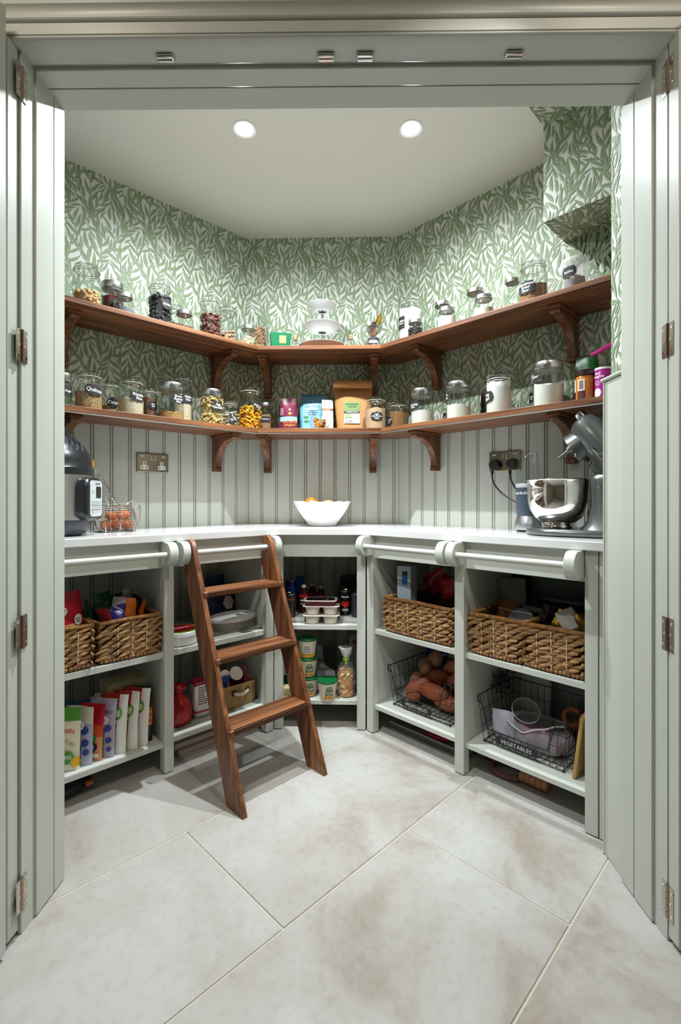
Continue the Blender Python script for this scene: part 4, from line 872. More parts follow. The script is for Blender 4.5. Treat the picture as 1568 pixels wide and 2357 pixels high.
for q, nm, pth in ((-1, 'left', [(0, -.028, -.026), (.0, -.034, -.050), (.012, -.04, -.085), (.045, -.045, -.120), (.09, -.05, -.150), (.135, -.055, -.170)]), (1, 'right', [(0, -.026, -.026), (.002, -.030, -.05), (.010, -.036, -.075), (.03, -.045, -.10), (.065, -.05, -.15), (.10, -.06, -.24), (.12, -.07, -.270)])):
    t = thing('mains_plug', 'black mains plug in the %s half of the socket' % nm, 'plug', at('R', .603 + q * .040, .0222, 1.168), ang('R'), 'black plugs')
    B().lathe([(.0255, 0), (.026, .010), (.021, .022), (.0001, .024)], 28, T=Matrix.Rotation(R(90), 4, 'X'), sy=.92).obj('plug_body', M((.012, .012, .015), .35), t)
    pts = [Vector(p) for p in pth]; sm = [pts[i].lerp(pts[i + 1], k / 4) for i in range(len(pts) - 1) for k in range(4)] + [pts[-1]]
    for _ in range(4): sm = [sm[0]] + [(sm[i - 1] + sm[i] * 2 + sm[i + 1]) / 4 for i in range(1, len(sm) - 1)] + [sm[-1]]
    B().tube(sm, [.006 if i < 3 else .0034 for i in range(len(sm))], 8).obj('cable', M((.012, .012, .014), .4), t)
# blender
bx = at('R', .752, .118, ZW); t = thing('bullet_blender', 'compact blender with dark blue motor base and clear upturned cup', 'blender', bx, ang('R') + R(6))
B().lathe([(.040, .0005), (.043, .006), (.040, .010)], 36).obj('rubber_base', BLACK, t)
B().lathe([(.050, .008), (.052, .016), (.049, .036), (.043, .056), (.041, .062)], 40, wob=lambda a: 1 + .015 * cos(2 * a)).obj('silver_skirt', M((.55, .56, .58), .35, 1), t)
B().lathe([(.0395, .055), (.0435, .085), (.0452, .130), (.0455, .176)], 40).obj('motor_body', M('#43505f', .35), t)
text('nutribullet.', .0165, INK, t, cyl(.0465, .152, R(-12)), bold=.0003)
B().lathe([(.0458, .174), (.0458, .186), (.043, .190)], 40).obj('collar', M('#b9bec4', .4), t)
B().lathe([(.0425, .187), (.0428, .195), (.0405, .260), (.037, .308), (.0335, .3135), (.0001, .314)], 40, cap=False, wob=lambda a: 1 + .018 * abs(cos(4 * a))).obj('clear_cup', glass((.90, .93, .92), .09, 'cup'), t)
# stand mixer: local +x is the mixer's front, which points left along the wall
MX = M((.115, .125, .12), .28, .55, coat=.4)
t = thing('stand_mixer', 'grey stand mixer with its head tilted back above a steel bowl', 'mixer', at('R', .915, .232, ZW), ang('R') + pi)
p = [(-.215, -.075), (-.225, -.05), (-.225, .05), (-.215, .075)] + [(-.02 + .128 * cos(a), .112 * sin(a)) for a in [R(100 - 200 * k / 18) for k in range(19)]]
B().prism(p, .0025, .026).obj('base_plate', MX, t, bevel=.009)
B().prism([(q[0] * .96, q[1] * .96) for q in p], .0002, .004).obj('rubber_feet', BLACK, t)
b = B(); v = []; f = []; LV = [(.024, -.165, .085, .078), (.05, -.168, .066, .064), (.10, -.165, .052, .052), (.15, -.160, .046, .046), (.19, -.158, .048, .044), (.205, -.158, .044, .040), (.212, -.158, .030, .028)]
for z, c, rx, ry in LV: v += [(c + rx * abs(cos(a)) ** .7 * (1 if cos(a) > 0 else -1), ry * abs(sin(a)) ** .7 * (1 if sin(a) > 0 else -1), z) for a in [2 * pi * i / 32 for i in range(32)]]
for k in range(len(LV) - 1): f += [(k * 32 + i, k * 32 + (i + 1) % 32, (k + 1) * 32 + (i + 1) % 32, (k + 1) * 32 + i) for i in range(32)]
f += [tuple(reversed(range(32))), tuple(6 * 32 + i for i in range(32))]
b.add(v, f).obj('column', MX, t, sharp=50)
for q in (-1, 1): B().lathe([(.0045, 0), (.0045, .003), (.0001, .0035)], 12, T=Matrix.Translation((-.150, q * .0425, .165)) @ Matrix.Rotation(R(-90 * q), 4, 'X')).obj('pivot_pin', CHROME, t)
# tilted head: axis along local +x before tilting about the pivot
TH = Matrix.Translation((-.165, 0, .215)) @ Matrix.Rotation(R(-52), 4, 'Y') @ Matrix.Translation((.0, 0, .042))
RX = Matrix.Rotation(R(90), 4, 'Y')
h_ = B().lathe([(.0001, -.075), (.030, -.072), (.050, -.058), (.060, -.030), (.064, .02), (.064, .11), (.060, .160), (.052, .185), (.034, .198), (.0001, .200)], 40, T=TH @ RX, sx=.92, cap=False).obj('head', MX, t)
B().box(-.09, .06, -.030, .030, -.075, -.02, T=TH).obj('head_neck', MX, t, bevel=.014)
b = B(); b.lathe([(.0648, -.008), (.0648, .008)], 48, T=TH @ Matrix.Translation((.02, 0, -.014)), sx=2.42, sy=1.0, cap=False); b.obj('trim_band', M((.55, .55, .53), .25, 1), h_)
text('ARTISAN', .011, BLK, h_, lambda x, y: tuple(TH @ Vector((.06 - x, -.0668, -.014 + y))), name='lettering', bold=.0002)
text('ARTISAN', .011, BLK, h_, lambda x, y: tuple(TH @ Vector((.06 + x, .0668, -.014 + y))), name='lettering', bold=.0002)
B().lathe([(.016, 0), (.0175, .004), (.0175, .024), (.015, .027), (.0001, .027)], 28, T=TH @ Matrix.Translation((.196, 0, .012)) @ RX, cap=False).obj('hub_cap', CHROME, t)
B().lathe([(.006, 0), (.0085, .012), (.0085, .02), (.0001, .022)], 16, T=TH @ Matrix.Translation((.165, -.0, .058)), cap=False).obj('hub_knob', BLACK, t)
TP = TH @ Matrix.Translation((.130, 0, -.046)) @ Matrix.Rotation(pi, 4, 'X')
B().lathe([(.052, -.02), (.058, .016), (.060, .024), (.056, .026), (.046, .018), (.0001, .018)], 40, T=TP, cap=False).obj('beater_housing', MX, t)
B().lathe([(.0145, .016), (.0145, .045), (.0075, .046), (.0075, .088), (.0001, .089)], 20, c=(.014, 0, 0), T=TP, cap=False).lathe([(.017, .016), (.020, .034), (.016, .042), (.0001, .042)], 20, c=(-.022, 0, 0), T=TP, cap=False).obj('beater_shaft', M((.32, .33, .33), .3, 1), t)
MIR = M((.80, .77, .73), .045, 1)
t = thing('mixing_bowl', 'polished steel mixing bowl with a loop handle on the grey mixer', 'bowl', at('R', .915, .232, ZW + .0268), ang('R') + pi)
B().lathe([(.046, .0004), (.052, .002), (.052, .008), (.046, .014), (.056, .020), (.078, .036), (.094, .062), (.1015, .095), (.1035, .135), (.104, .166), (.1065, .1685), (.1045, .171), (.1025, .168), (.1005, .13), (.094, .075), (.07, .034), (.0001, .020)], 64, cap=False).obj('bowl_body', MIR, t, sharp=50)
hp = [(.097, .148), (.118, .150), (.140, .146), (.152, .130), (.150, .10), (.138, .072), (.118, .060), (.094, .062)]
hp = [Vector((p[0], 0, p[1])) for p in hp]; hp = [hp[i].lerp(hp[i + 1], k / 4) for i in range(len(hp) - 1) for k in range(4)] + [hp[-1]]
for _ in range(3): hp = [hp[0]] + [(hp[i - 1] + 2 * hp[i] + hp[i + 1]) / 4 for i in range(1, len(hp) - 1)] + [hp[-1]]
b = B(); v = []
for i, q in enumerate(hp):
    tn = (hp[min(i + 1, len(hp) - 1)] - hp[max(i - 1, 0)]).normalized(); n = Vector((tn.z, 0, -tn.x)) * .0022; v += [q + n + Vector((0, .011, 0)), q + n - Vector((0, .011, 0)), q - n - Vector((0, .011, 0)), q - n + Vector((0, .011, 0))]
b.add(v, [(4 * i + k, 4 * i + (k + 1) % 4, 4 * i + 4 + (k + 1) % 4, 4 * i + 4 + k) for i in range(len(hp) - 1) for k in range(4)]); b.obj('loop_handle', MIR, t, bevel=.001, rz=R(-52), sharp=60)
# fruit bowl
t = thing('fruit_bowl', 'white hammered china bowl with scalloped rim holding fruit', 'bowl', at('C', .417, .205, ZW), ang('C'))
n = 72; prof = [(.060, .0005), (.066, .003), (.074, .016), (.100, .050), (.122, .083), (.138, .117), (.1365, .118), (.118, .083), (.095, .052), (.060, .020), (.0001, .014)]
b = B(); v = []; f = []; k = len(prof)
for i in range(n):
    a = 2 * pi * i / n
    for j, (r, z) in enumerate(prof): s_ = .0025 * cos(14 * a) if j in (5, 6) else 0; v.append((r * cos(a), r * sin(a), z + s_))
for i in range(n):
    for j in range(k - 1): f.append((i * k + j, (i + 1) % n * k + j, (i + 1) % n * k + j + 1, i * k + j + 1))
f.append(tuple(i * k for i in reversed(range(n))))
b.add(v, f).obj('china_body', M((.80, .80, .79), .3, bump=(38, .55)), t, sharp=50)
bx, by, bz = at('C', .417, .205, ZW)
for dx, dy, z, r, nm, c1_, c2_, lab in ((-.052, -.010, .098, .038, 'mango', '#a8150f', '#d98a1c', 'red and yellow mango rising above the rim of the white bowl'), (.030, .004, .092, .036, 'apple', '#c8562e', '#d9a448', 'pale red and yellow apple on the right in the white bowl'), (-.085 + .02, .045, .080, .030, 'plum', '#1d1216', '#2a171c', 'dark plum at the back left of the white bowl'), (.068, -.02, .082, .030, 'pear', '#c9a544', '#b48f3a', 'yellow fruit low at the right rim of the white bowl'), (.01, -.05, .07, .034, 'apple', '#b0402a', '#c98a3c', 'red apple low at the front inside the white bowl')):
    a = ang('C'); o = B().ell((0, 0, 0), r, r * .95, r * (1.05 if nm == 'mango' else .95), 20, 14).obj(nm, M(c1_, .3, noise=(14, c2_, .12), key=lab), None, (bx + dx * cos(a) - dy * sin(a), by + dx * sin(a) + dy * cos(a), bz + z)); tag(o, lab, 'fruit', 'fruit in the white bowl')

# ================================================================ inside the cabinets
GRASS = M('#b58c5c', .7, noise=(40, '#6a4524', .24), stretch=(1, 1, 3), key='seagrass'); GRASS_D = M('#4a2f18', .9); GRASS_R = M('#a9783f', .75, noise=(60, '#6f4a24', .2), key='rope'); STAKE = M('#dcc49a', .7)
def seagrass_basket(lab, s, x, d, z, rz, w, dp, h, seed=1):
    t = thing('seagrass_basket', lab, 'basket', at(s, x, d, z), ang(s) + R(rz), 'woven seagrass baskets')
    g = random.Random(seed); hw, hd = w / 2, dp / 2; per = 2 * (w + dp); rr = .022
    def path(u, z_, out=0):
        u = (u % 1) * per; fl = 1 + .04 * z_ / h
        for (x0, y0, x1, y1, L, nx, ny) in ((-hw, -hd, hw, -hd, w, 0, -1), (hw, -hd, hw, hd, dp, 1, 0), (hw, hd, -hw, hd, w, 0, 1), (-hw, hd, -hw, -hd, dp, -1, 0)):
            if u <= L:
                q = u / L; px, py = x0 + (x1 - x0) * q, y0 + (y1 - y0) * q
                bul = .004 * sin(pi * q); c = min(q * L, L - q * L); inn = max(0, 1 - c / rr) ** 2 * .006
                return Vector(((px + nx * (out + bul)) * fl * (1 - inn * 4), (py + ny * (out + bul)) * fl * (1 - inn * 4), z_)), Vector((x1 - x0, y1 - y0, 0)).normalized(), Vector((nx, ny, 0))
            u -= L
        return Vector((-hw, -hd, z_)), Vector((1, 0, 0)), Vector((0, -1, 0))
    def strand(b, p, tn, nn, L, r1, r2, tilt):
        up = Vector((0, 0, 1)); ax = (tn * cos(tilt) + up * sin(tilt)).normalized(); s2 = nn; s3 = ax.cross(s2)
        T = Matrix((( ax.x, s2.x, s3.x, p.x), (ax.y, s2.y, s3.y, p.y), (ax.z, s2.z, s3.z, p.z), (0, 0, 0, 1)))
        b.ell((0, 0, 0), L, r1, r2, 6, 5, 0, T @ Matrix.Rotation(R(90), 4, 'Y') @ Matrix.Diagonal((1, 1, 1, 1)) if False else T)
    b = B(); rows = 9; rh = (h - .03) / rows; nseg = int(per / .036)
    for k in range(rows):
        zz = .016 + rh * (k + .5)
        for i in range(nseg):
            u = (i + (.5 if k % 2 else 0) + g.uniform(-.1, .1)) / nseg; bulge = .004 if i % 2 == k % 2 else .0005
            p, tn, nn = path(u, zz + g.uniform(-.001, .001), bulge); strand(b, p, tn, nn, .029, .0058, rh * .54, R(g.uniform(10, 19)) * (1 if k % 2 else 1))
    o = b.obj('weave', GRASS, t, sharp=80); o['kind'] = 'stuff'
    b = B()
    for zz, n, L, r in ((.0098, int(per / .013), .0085, .0072),):
        for i in range(n): p, tn, nn = path((i + g.uniform(-.1, .1)) / n, zz, .001); strand(b, p, tn, nn, L, r, r, R(60))
    o = b.obj('foot_braid', GRASS, t, sharp=80); o['kind'] = 'stuff'
    b = B(); n = int(per / .0085)
    for i in range(n): p, tn, nn = path(i / n, h - .006 + .004 * sin(6.28 * i / n * 2), .003); strand(b, p, tn, nn, .0115, .0072, .0060, R(38))
    for u in [c + e for c in (0, w / per, .5, .5 + w / per, w / per / 2) for e in (-.010, -.003, .004, .011)]:
        p, tn, nn = path(u, h - .010, .004); strand(b, p, tn, nn, .013, .0032, .0032, R(80))
    o = b.obj('rope_rim', GRASS_R, t, sharp=80); o['kind'] = 'stuff'
    for L, u0, n in ((w, 0, 5 if w > .25 else 4), (dp, w / per, 4)):
        for i in range(1, n):
            b = B()
            for k in range(rows):
                if (k + i) % 2 == 0: p, tn, nn = path(u0 + i / n * L / per, .016 + rh * (k + .5), .0098); b.tube([p - Vector((0, 0, rh * .62)), p + nn * .0006, p + Vector((0, 0, rh * .62))], .0017, 5)
            b.obj('stake', STAKE, t)
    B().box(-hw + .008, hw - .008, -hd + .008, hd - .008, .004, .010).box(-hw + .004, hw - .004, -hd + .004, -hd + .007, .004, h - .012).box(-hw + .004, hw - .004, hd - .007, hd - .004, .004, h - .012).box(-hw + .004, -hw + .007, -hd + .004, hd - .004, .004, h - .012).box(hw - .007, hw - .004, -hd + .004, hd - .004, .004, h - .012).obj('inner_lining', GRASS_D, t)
    return t
Z1 = {'L': .4493, 'L1': .4493, 'C': .4593, 'R': .4523, 'R2': .4513}
seagrass_basket('seagrass basket at the far left, cut by the jamb, with a red snack bag', 'L', -.987, .322, .4495, 0, .182, .225, .148, 1)
seagrass_basket('seagrass basket next to the left cabinet post, full of bright sweet packets', 'L', -.764, .322, .4495, 0, .196, .225, .148, 2)
seagrass_basket('wide seagrass basket, empty looking, alone in the cabinet right of centre', 'R', .420, .270, .4525, 0, .318, .262, .150, 3)
seagrass_basket('left seagrass basket of the pair in the right end cabinet', 'R', .764, .285, .4515, 0, .186, .225, .150, 4)
seagrass_basket('right seagrass basket of the pair, holding gold foil, in the end cabinet', 'R', .965, .285, .4515, 0, .186, .225, .150, 5)
# things in the left baskets
t, S = packet('snack_bag', 'red crisp bag leaning out of the far left seagrass basket', 'snack', 'L', -.968, .36, .535, 20, .17, .165, .075, lambda u, v: 1 if v < .38 and .2 < u < .85 else 0, ['#b3122a', '#d9a35a'], 21, top=.2, topw=.8)
S4 = bagsurf(.17, .165, .075, 0, .004); decal(S4, disc(-.012, .105, .020, .016), M('#e8e2dc', .5), t, 'white_badge'); text('KP', .016, M('#9c1226', .5), t, printed(bagsurf(.17, .165, .075, 0, .006), -.012, .105), .2, bold=.0005); decal(S4, disc(.045, .07, .016, .018), M('#e9e4da', .5), t, 'corner_badge'); text('Pom-\nBear', .010, M('#1d7a34', .5), t, printed(bagsurf(.17, .165, .075, 0, .006), .045, .07), .2)
def wrap(lab, s, x, d, z, col, sz=.06, rz=0, seed=1, name='sweet_packet', cat='snack', rough=.3, metal=0, tilt=(0, 0), tall=1.0):
    g0 = random.Random(seed); m = M(col, rough, metal, bump=(32, .9)); h = sz * 1.35 * tall
    b = pouch_mesh(sz * 1.1, h, sz * .55, lambda u, v: 0, None, 8, 10, seed, .22, 0, g0.uniform(.8, 1.05), sz * .10, sz * .12)
    b.v = [(p[0], p[1] * (1 if p[2] > h * .18 else max(.08, p[2] / (h * .18))), p[2] - h / 2) for p in b.v]
    o = b.obj(name, m, None, at(s, x, d, z), 0, sharp=28); o.rotation_euler = (tilt[0], tilt[1], ang(s) + R(rz))
    return tag(o, lab, cat)
for i, a in enumerate((('crumpled purple sweet packet in the second left basket', -.785, .385, .60, '#2a1a78', .055), ('crumpled orange sweet packet in the second left basket', -.742, .375, .612, '#c9661a', .06), ('small orange packet at the right of the second left basket', -.700, .375, .612, '#b8541a', .045), ('dark red sweet packet at the left of the second left basket', -.835, .385, .60, '#8a1620', .05), ('silver foil packet between the purple and orange sweets', -.765, .34, .615, '#b9bcc0', .06), ('dark green crinkled packet at the back of the second left basket', -.80, .27, .62, '#124a1e', .07), ('pale grey packet standing behind the sweets', -.735, .30, .63, '#8f9096', .07), ('green crinkled packet between the two left baskets', -.865, .30, .61, '#0f3a18', .06))):
    wrap(*((a[0], 'L') + a[1:]), rz=i * 37, seed=30 + i, tilt=(R(15 * (i % 3 - 1)), R(20 * (i % 2) - 10)))
t = thing('marshmallow_tin', 'round dark tin lid marked marshmallow behind the second left basket', 'tin', at('L', -.705, .17, .4495), ang('L') + R(-10))
T = Matrix.Translation((0, 0, .095)) @ Matrix.Rotation(R(80), 4, 'X'); B().lathe([(.092, 0), (.094, .005), (.094, .045), (.092, .05)], 40, T=T).obj('tin_body', M('#121412', .4), t)
B().lathe([(.078, .0508), (.080, .0508), (.080, .0512), (.078, .0512)], 40, T=T, cap=False).obj('white_ring', INK, t)
text('Marshmallow', .018, INK, t, lambda x, y: tuple(T @ Vector((x, -(-y) * 1.0, .0515))), .3, bold=.0003)
# pouches on the bottom left shelf
ZB = .1128
def standing(lab, x, d, rz, w, h, dp, fn, cols, seed, **k): return packet('snack_pouch', lab, 'pouch', 'L', x, d, ZB, rz, w, h, dp, fn, cols, seed, 'pouches on the bottom left shelf', **k)
PR = -54
t, S = standing('cream pouch with green leaves and a 20G badge, first from the left jamb', -.968, .378, PR + 14, .110, .20, .034, lambda u, v: 1 if v > .80 else 2 if v < .12 and u > .55 else 0, ['#ded2b8', '#4f8f2a', '#e2dccb'], 41, lean=.015)
S5 = bagsurf(.110, .20, .034, .015, .004); decal(S5, disc(.022, .045, .021), M('#4f962e', .5), t, 'green_badge'); text('20G', .017, INK, t, printed(bagsurf(.110, .20, .034, .015, .006), .022, .046), bold=.0004); text('oaths', .022, M('#c23a28', .5), t, printed(S5, .018, .130, -.15), .2, bold=.0004); text('NATURE', .015, M('#5a8f2e', .5), t, printed(S5, .018, .095, -.5)); decal(S5, disc(.048, .028, .014, .018), M('#d9a520', .5), t, 'lemon_mark')
t, S = standing('white and teal pouch with blue berries, second from the left jamb', -.918, .372, PR, .105, .19, .032, lambda u, v: 1 if v < .36 and u < .72 else 2 if v > .70 else 0, ['#a9abc2', '#1a7f92', '#d6d0c0'], 42, lean=.012)
S5 = bagsurf(.105, .19, .032, .012, .004)
for k, (qx, qz, qr) in enumerate(((.03, .115, .013), (.0, .095, .014), (.034, .075, .012), (.015, .125, .009), (.038, .045, .010))): decal(S5, disc(qx, qz, qr), M('#2b3a86', .5), t, 'berry_mark')
decal(bagsurf(.105, .19, .032, .012, .0055), disc(.012, .132, .016), INK, t, 'round_badge'); text('MILK\nPROTEIN', .006, BLK, t, printed(bagsurf(.105, .19, .032, .012, .007), .012, .132))
t, S = standing('red and orange pouch with a green sprout badge and the number 2', -.882, .370, PR, .095, .185, .030, lambda u, v: 0 if v > .62 else 1 if v > .42 else 2, ['#b01226', '#c4481c', '#d98a5c'], 43, lean=.02, topw=1.05)
S5 = bagsurf(.095, .185, .030, .02, .004); decal(S5, disc(.018, .075, .014), M('#178a34', .5), t, 'green_badge'); decal(S5, disc(.024, .048, .014), M('#141a30', .5), t, 'navy_badge'); text('2', .022, INK, t, printed(bagsurf(.095, .185, .030, .02, .006), .024, .048), bold=.0006); decal(S5, rect(.0, .042, .014, .026), M('#e6e0d2', .5), t, 'white_strip')
t, S = standing('lilac merchant pouch with a teal base beside the red one', -.846, .372, PR, .105, .195, .031, lambda u, v: 1 if v < .42 and u < .66 else 0, ['#a79fb0', '#128a96'], 44, lean=.02)
S5 = bagsurf(.105, .195, .031, .02, .004); text('MERCHANT', .0165, M('#2a2530', .5), t, printed(S5, .0, .152, -.05)); decal(S5, disc(.018, .125, .014), INK, t, 'round_badge'); text('MILK\nPROTEIN', .0055, BLK, t, printed(bagsurf(.105, .195, .031, .02, .006), .018, .125))
for k, (qx, qz, qr) in enumerate(((-.01, .11, .013), (.034, .10, .011), (.01, .09, .014), (.038, .06, .010), (.04, .03, .008))): decal(S5, disc(qx, qz, qr), M('#2e3f8c', .5), t, 'berry_mark')
for i, (x, d, rz, lab) in enumerate(((-.808, .374, PR, 'dark red spiced lentil pouch, left of the three alike'), (-.768, .376, PR, 'dark red spiced lentil pouch, middle of the three alike'), (-.728, .372, PR, 'dark red spiced lentil pouch, right of the three alike'))):
    t, S = standing(lab, x, d, rz, .108, .20, .032, lambda u, v: 1 if u > .74 else 3 if v > .78 else 2 if v < .14 else 0, ['#7d0f14', '#e4e2da', '#a03030', '#a52418'], 45 + i, lean=.02)
    S5 = bagsurf(.108, .20, .032, .02, .004); text('Green\nWillow'[:5] if i else 'Green', .024, M('#e6c39a', .5), t, printed(S5, -.008, .115, -.1), .25, bold=.0003); text('SPICED', .020, M('#e0b98a', .5), t, printed(S5, -.010, .085), bold=.0003)
    decal(S5, disc(.026, .138, .013, .019), M('#5a9c34', .5), t, 'avocado_mark'); decal(bagsurf(.108, .2, .032, .02, .0055), disc(.026, .138, .008, .012), M('#c9d2a8', .5), t, 'avocado_flesh'); decal(S5, rect(-.03, .014, .157, .168), M('#2f8a2a', .5), t, 'green_strip'); decal(S5, disc(.012, .032, .009), M('#c2702e', .5), t, 'gold_ring')
for i, (x, d, lab, c) in enumerate(((-.692, .365, 'black noodle pouch with orange picture beside the lentil pouches', '#c4601a'), (-.6655, .300, 'black noodle pouch with a teal top next to the post', '#d9961e'))):
    t, S = standing(lab, x, d, -52, .070, .175, .026, lambda u, v: 1 if v > .84 else 2 if .34 < v < .74 and u > .12 else 0, ['#0c0b0d', '#17707e' if i else '#0c0b0d', c], 52 + i)
    o = lumps(36, .03, 0, .05, .010, .3, 2.2, 60 + i); S5 = bagsurf(.070, .175, .026, 0, .0035)
    for k in range(9): decal(S5, disc(-.022 + .022 * (k % 3) + .004, .065 + .022 * (k // 3), .010, .006), M(('#e6b840', '#c4481c', '#e8a03a')[k % 3], .5), t, 'noodle_mark')
    decal(S5, rect(-.018, .02, .036, .052), M('#c98a1a', .5), t, 'amber_panel')
t = thing('beer_box', 'cream beer carton with red arched lettering at the back of the bottom left shelf', 'box', at('L', -.714, .235, ZB), ang('L'))
CREAM = M('#c9bc92', .7)
B().box(-.078, .078, -.05, .05, 0, .205).obj('carton_body', CREAM, t, bevel=.002)
B().prism([(-.072, .11), (-.066, .098), (.066, .098), (.072, .11), (.078, .204), (-.078, .204)], -.0525, -.0495, 'y').obj('tuck_flap', CREAM, t, bevel=.001)
w1 = 'BIRRA MORETTI'
for k, ch in enumerate(w1):
    if ch == ' ': continue
    a = R(158 - 136 * k / (len(w1) - 1)); text(ch, .022, M('#8a1a2a', .6), t, (lambda a: (lambda x, y: ((.056 + y) * cos(a) + x * sin(a), -.0535, .122 + (.056 + y) * sin(a) - x * cos(a))))(a), bold=.0012)
for r0 in (.043, .070): B().tube([(r0 * cos(R(12 + 156 * i / 24)), -.0528, .122 + r0 * sin(R(12 + 156 * i / 24))) for i in range(25)], .0008, 4).obj('arch_line', M('#8a1a2a', .6), t)
t = thing('juice_carton', 'slim carton with yellow shoulders and a white cap behind the pouches', 'carton', at('L', -.822, .265, ZB), ang('L') - R(15))
b = B().box(-.02, .02, -.02, .02, 0, .145); b.obj('carton_body', M('#d6cdb4', .6), t, bevel=.001); B().add([(-.02, -.02, .145), (.02, -.02, .145), (.02, .02, .145), (-.02, .02, .145), (-.012, -.012, .165), (.012, -.012, .165), (.012, .012, .165), (-.012, .012, .165)], [(0, 1, 5, 4), (1, 2, 6, 5), (2, 3, 7, 6), (3, 0, 4, 7), (4, 5, 6, 7)]).obj('yellow_shoulder', M('#e0a81a', .5), t)
B().lathe([(.011, .164), (.011, .178), (.0001, .178)], 16, cap=False).obj('screw_cap', WHITE, t); bars(lambda x, z: (x, -.0206, z), -.017, .017, .05, .135, BLK, t, 7)
t = thing('oat_box', 'cardboard box with a blue top edge and nutrition table behind the pouches', 'box', at('L', -.872, .262, ZB), ang('L') - R(15))
B().box(-.03, .03, -.02, .02, 0, .148).obj('carton_body', M('#c9bfa8', .6), t, bevel=.001); B().box(-.0305, .0305, -.0205, .0205, .148, .160).obj('blue_top', M('#1f6aa0', .5), t); text('Nutrition Facts', .0075, BLK, t, flat(0, -.0208, .138), bold=.0003); bars(lambda x, z: (x, -.0207, z), -.027, .027, .05, .130, BLK, t, 8)
t = thing('clip_box', 'clear plastic lidded box marked bars behind the first pouches', 'box', at('L', -.985, .235, ZB), ang('L'))
B().prism(rrect(.15, .11, .02), 0, .14, 'z').obj('tub_body', film('#a9b3c0', .35), t, bevel=.004); B().prism(rrect(.164, .124, .024), .139, .155, 'z').obj('clip_lid', film('#5f7f9e', .7), t, bevel=.003); text('bars', .03, INK, t, flat(.02, -.0565, .075), .2)
B().prism(rrect(.14, .10, .02), .003, .075, 'z').obj('contents', DARK, t)
# second left cabinet
Z2 = .4493
t = thing('white_tub', 'white plastic tub with a red and green lid at the front behind the ladder', 'tub', at('L', -.548, .365, Z2), ang('L'))
B().lathe([(.066, .0006), (.070, .004), (.074, .036), (.078, .038), (.078, .052), (.074, .054)], 44).obj('tub_body', WHITE, t); B().lathe([(.072, .0545), (.0001, .056)], 44, cap=False).obj('green_print', M('#6f9c1e', .4), t); B().lathe([(.060, .0556), (.0001, .0568)], 40, cap=False).obj('red_print', M('#a01020', .4), t)
text('Celebration', .017, INK, t, lambda x, y: (x, y, .0575), .1)
t = thing('oval_tub', 'oval clear food tub of flatbreads with a frosted lid behind the ladder', 'tub', at('L', -.290, .335, Z2), ang('L') + R(4))
B().lathe([(.07, .0006), (.078, .005), (.086, .048)], 44, sx=1.28, sy=.85, cap=False).obj('tub_body', film('#c9c4b8', .30), t); B().lathe([(.089, .046), (.091, .052), (.089, .060), (.070, .066), (.0001, .068)], 44, sx=1.28, sy=.85, cap=False).obj('frosted_lid', film('#d6d6d2', .75), t)
for k in range(6): B().lathe([(.06, 0), (.062, .002), (.06, .004), (.0001, .0042)], 20, sx=1.15, sy=.8, T=Matrix.Translation((-.012 * (k % 3 - 1), .004 * (k % 2), .006 + k * .0062)) @ Matrix.Rotation(R(4 * (k % 3 - 1)), 4, 'Y')).obj('flatbread', M('#b08c60', .8, noise=(50, '#8a6238', .2)), t)
t, S = packet('dark_bag', 'navy blue bag with a white hexagon badge behind the oval food tub', 'bag', 'L', -.270, .17, Z2, 4, .22, .165, .08, lambda u, v: 0, ['#101a44'], 63, topw=.9, wrk=.006)
decal(bagsurf(.22, .165, .08, 0, .004), disc(.045, .085, .032, .034, 6), M('#d6d2ca', .5), t, 'hexagon_badge')
for i in range(4): decal(bagsurf(.22, .165, .08, 0, .0045), rect(-.075 + .03 * i, -.058 + .03 * i, .11 + .006 * (i % 2), .114 + .006 * (i % 2)), M('#a8461e', .5), t, 'orange_mark')
t, S = packet('blue_packet', 'mid blue packet at the right back of the cabinet behind the ladder', 'packet', 'L', -.225, .07, Z2, 0, .10, .20, .03, lambda u, v: 0, ['#1b4f8c'], 64)
t = thing('dark_bottle', 'dark bottle with a steel cap behind the white tub', 'bottle', at('L', -.56, .21, Z2), ang('L')); B().lathe([(.026, .0006), (.028, .004), (.028, .11), (.012, .145), (.0115, .155)], 24).obj('bottle_body', M('#160c0a', .2), t); B().lathe([(.013, .152), (.013, .175), (.0001, .175)], 20, cap=False).obj('steel_cap', STEEL, t)
t, S = packet('red_packet', 'dark red packet at the left of the cabinet behind the ladder', 'packet', 'L', -.575, .10, Z2, 0, .07, .16, .05, lambda u, v: 0, ['#5a0f14'], 65)
Z3 = .1208
t = thing('red_bag', 'knotted red gift bag at the front of the shelf behind the ladder', 'bag', at('L', -.545, .345, Z3), ang('L') + R(10))
g = random.Random(71); b = crump(B(), [(.030, .0006), (.046, .008), (.053, .04), (.048, .075), (.030, .100), (.011, .116)], 18, .07); b.obj('bag_body', M('#b3181a', .3, bump=(30, .6)), t, sharp=30)
b = crump(B(), [(.010, .112), (.018, .126), (.030, .142), (.034, .150)], 12, .3); b.obj('gathered_top', M('#9c1216', .3), t, sharp=20); B().tube([(.0115 * cos(a), .0115 * sin(a), .115) for a in [2 * pi * i / 14 for i in range(14)]], .004, 6, True).tube([(0, -.012, .115), (-.02, -.020, .135), (-.028, -.022, .155)], .003, 5).obj('ribbon', M('#c21a30', .3), t)
t = thing('paper_carton', 'white cylinder carton with a red lid and red print beside the red gift bag', 'carton', at('L', -.445, .335, Z3), ang('L') + R(-5))
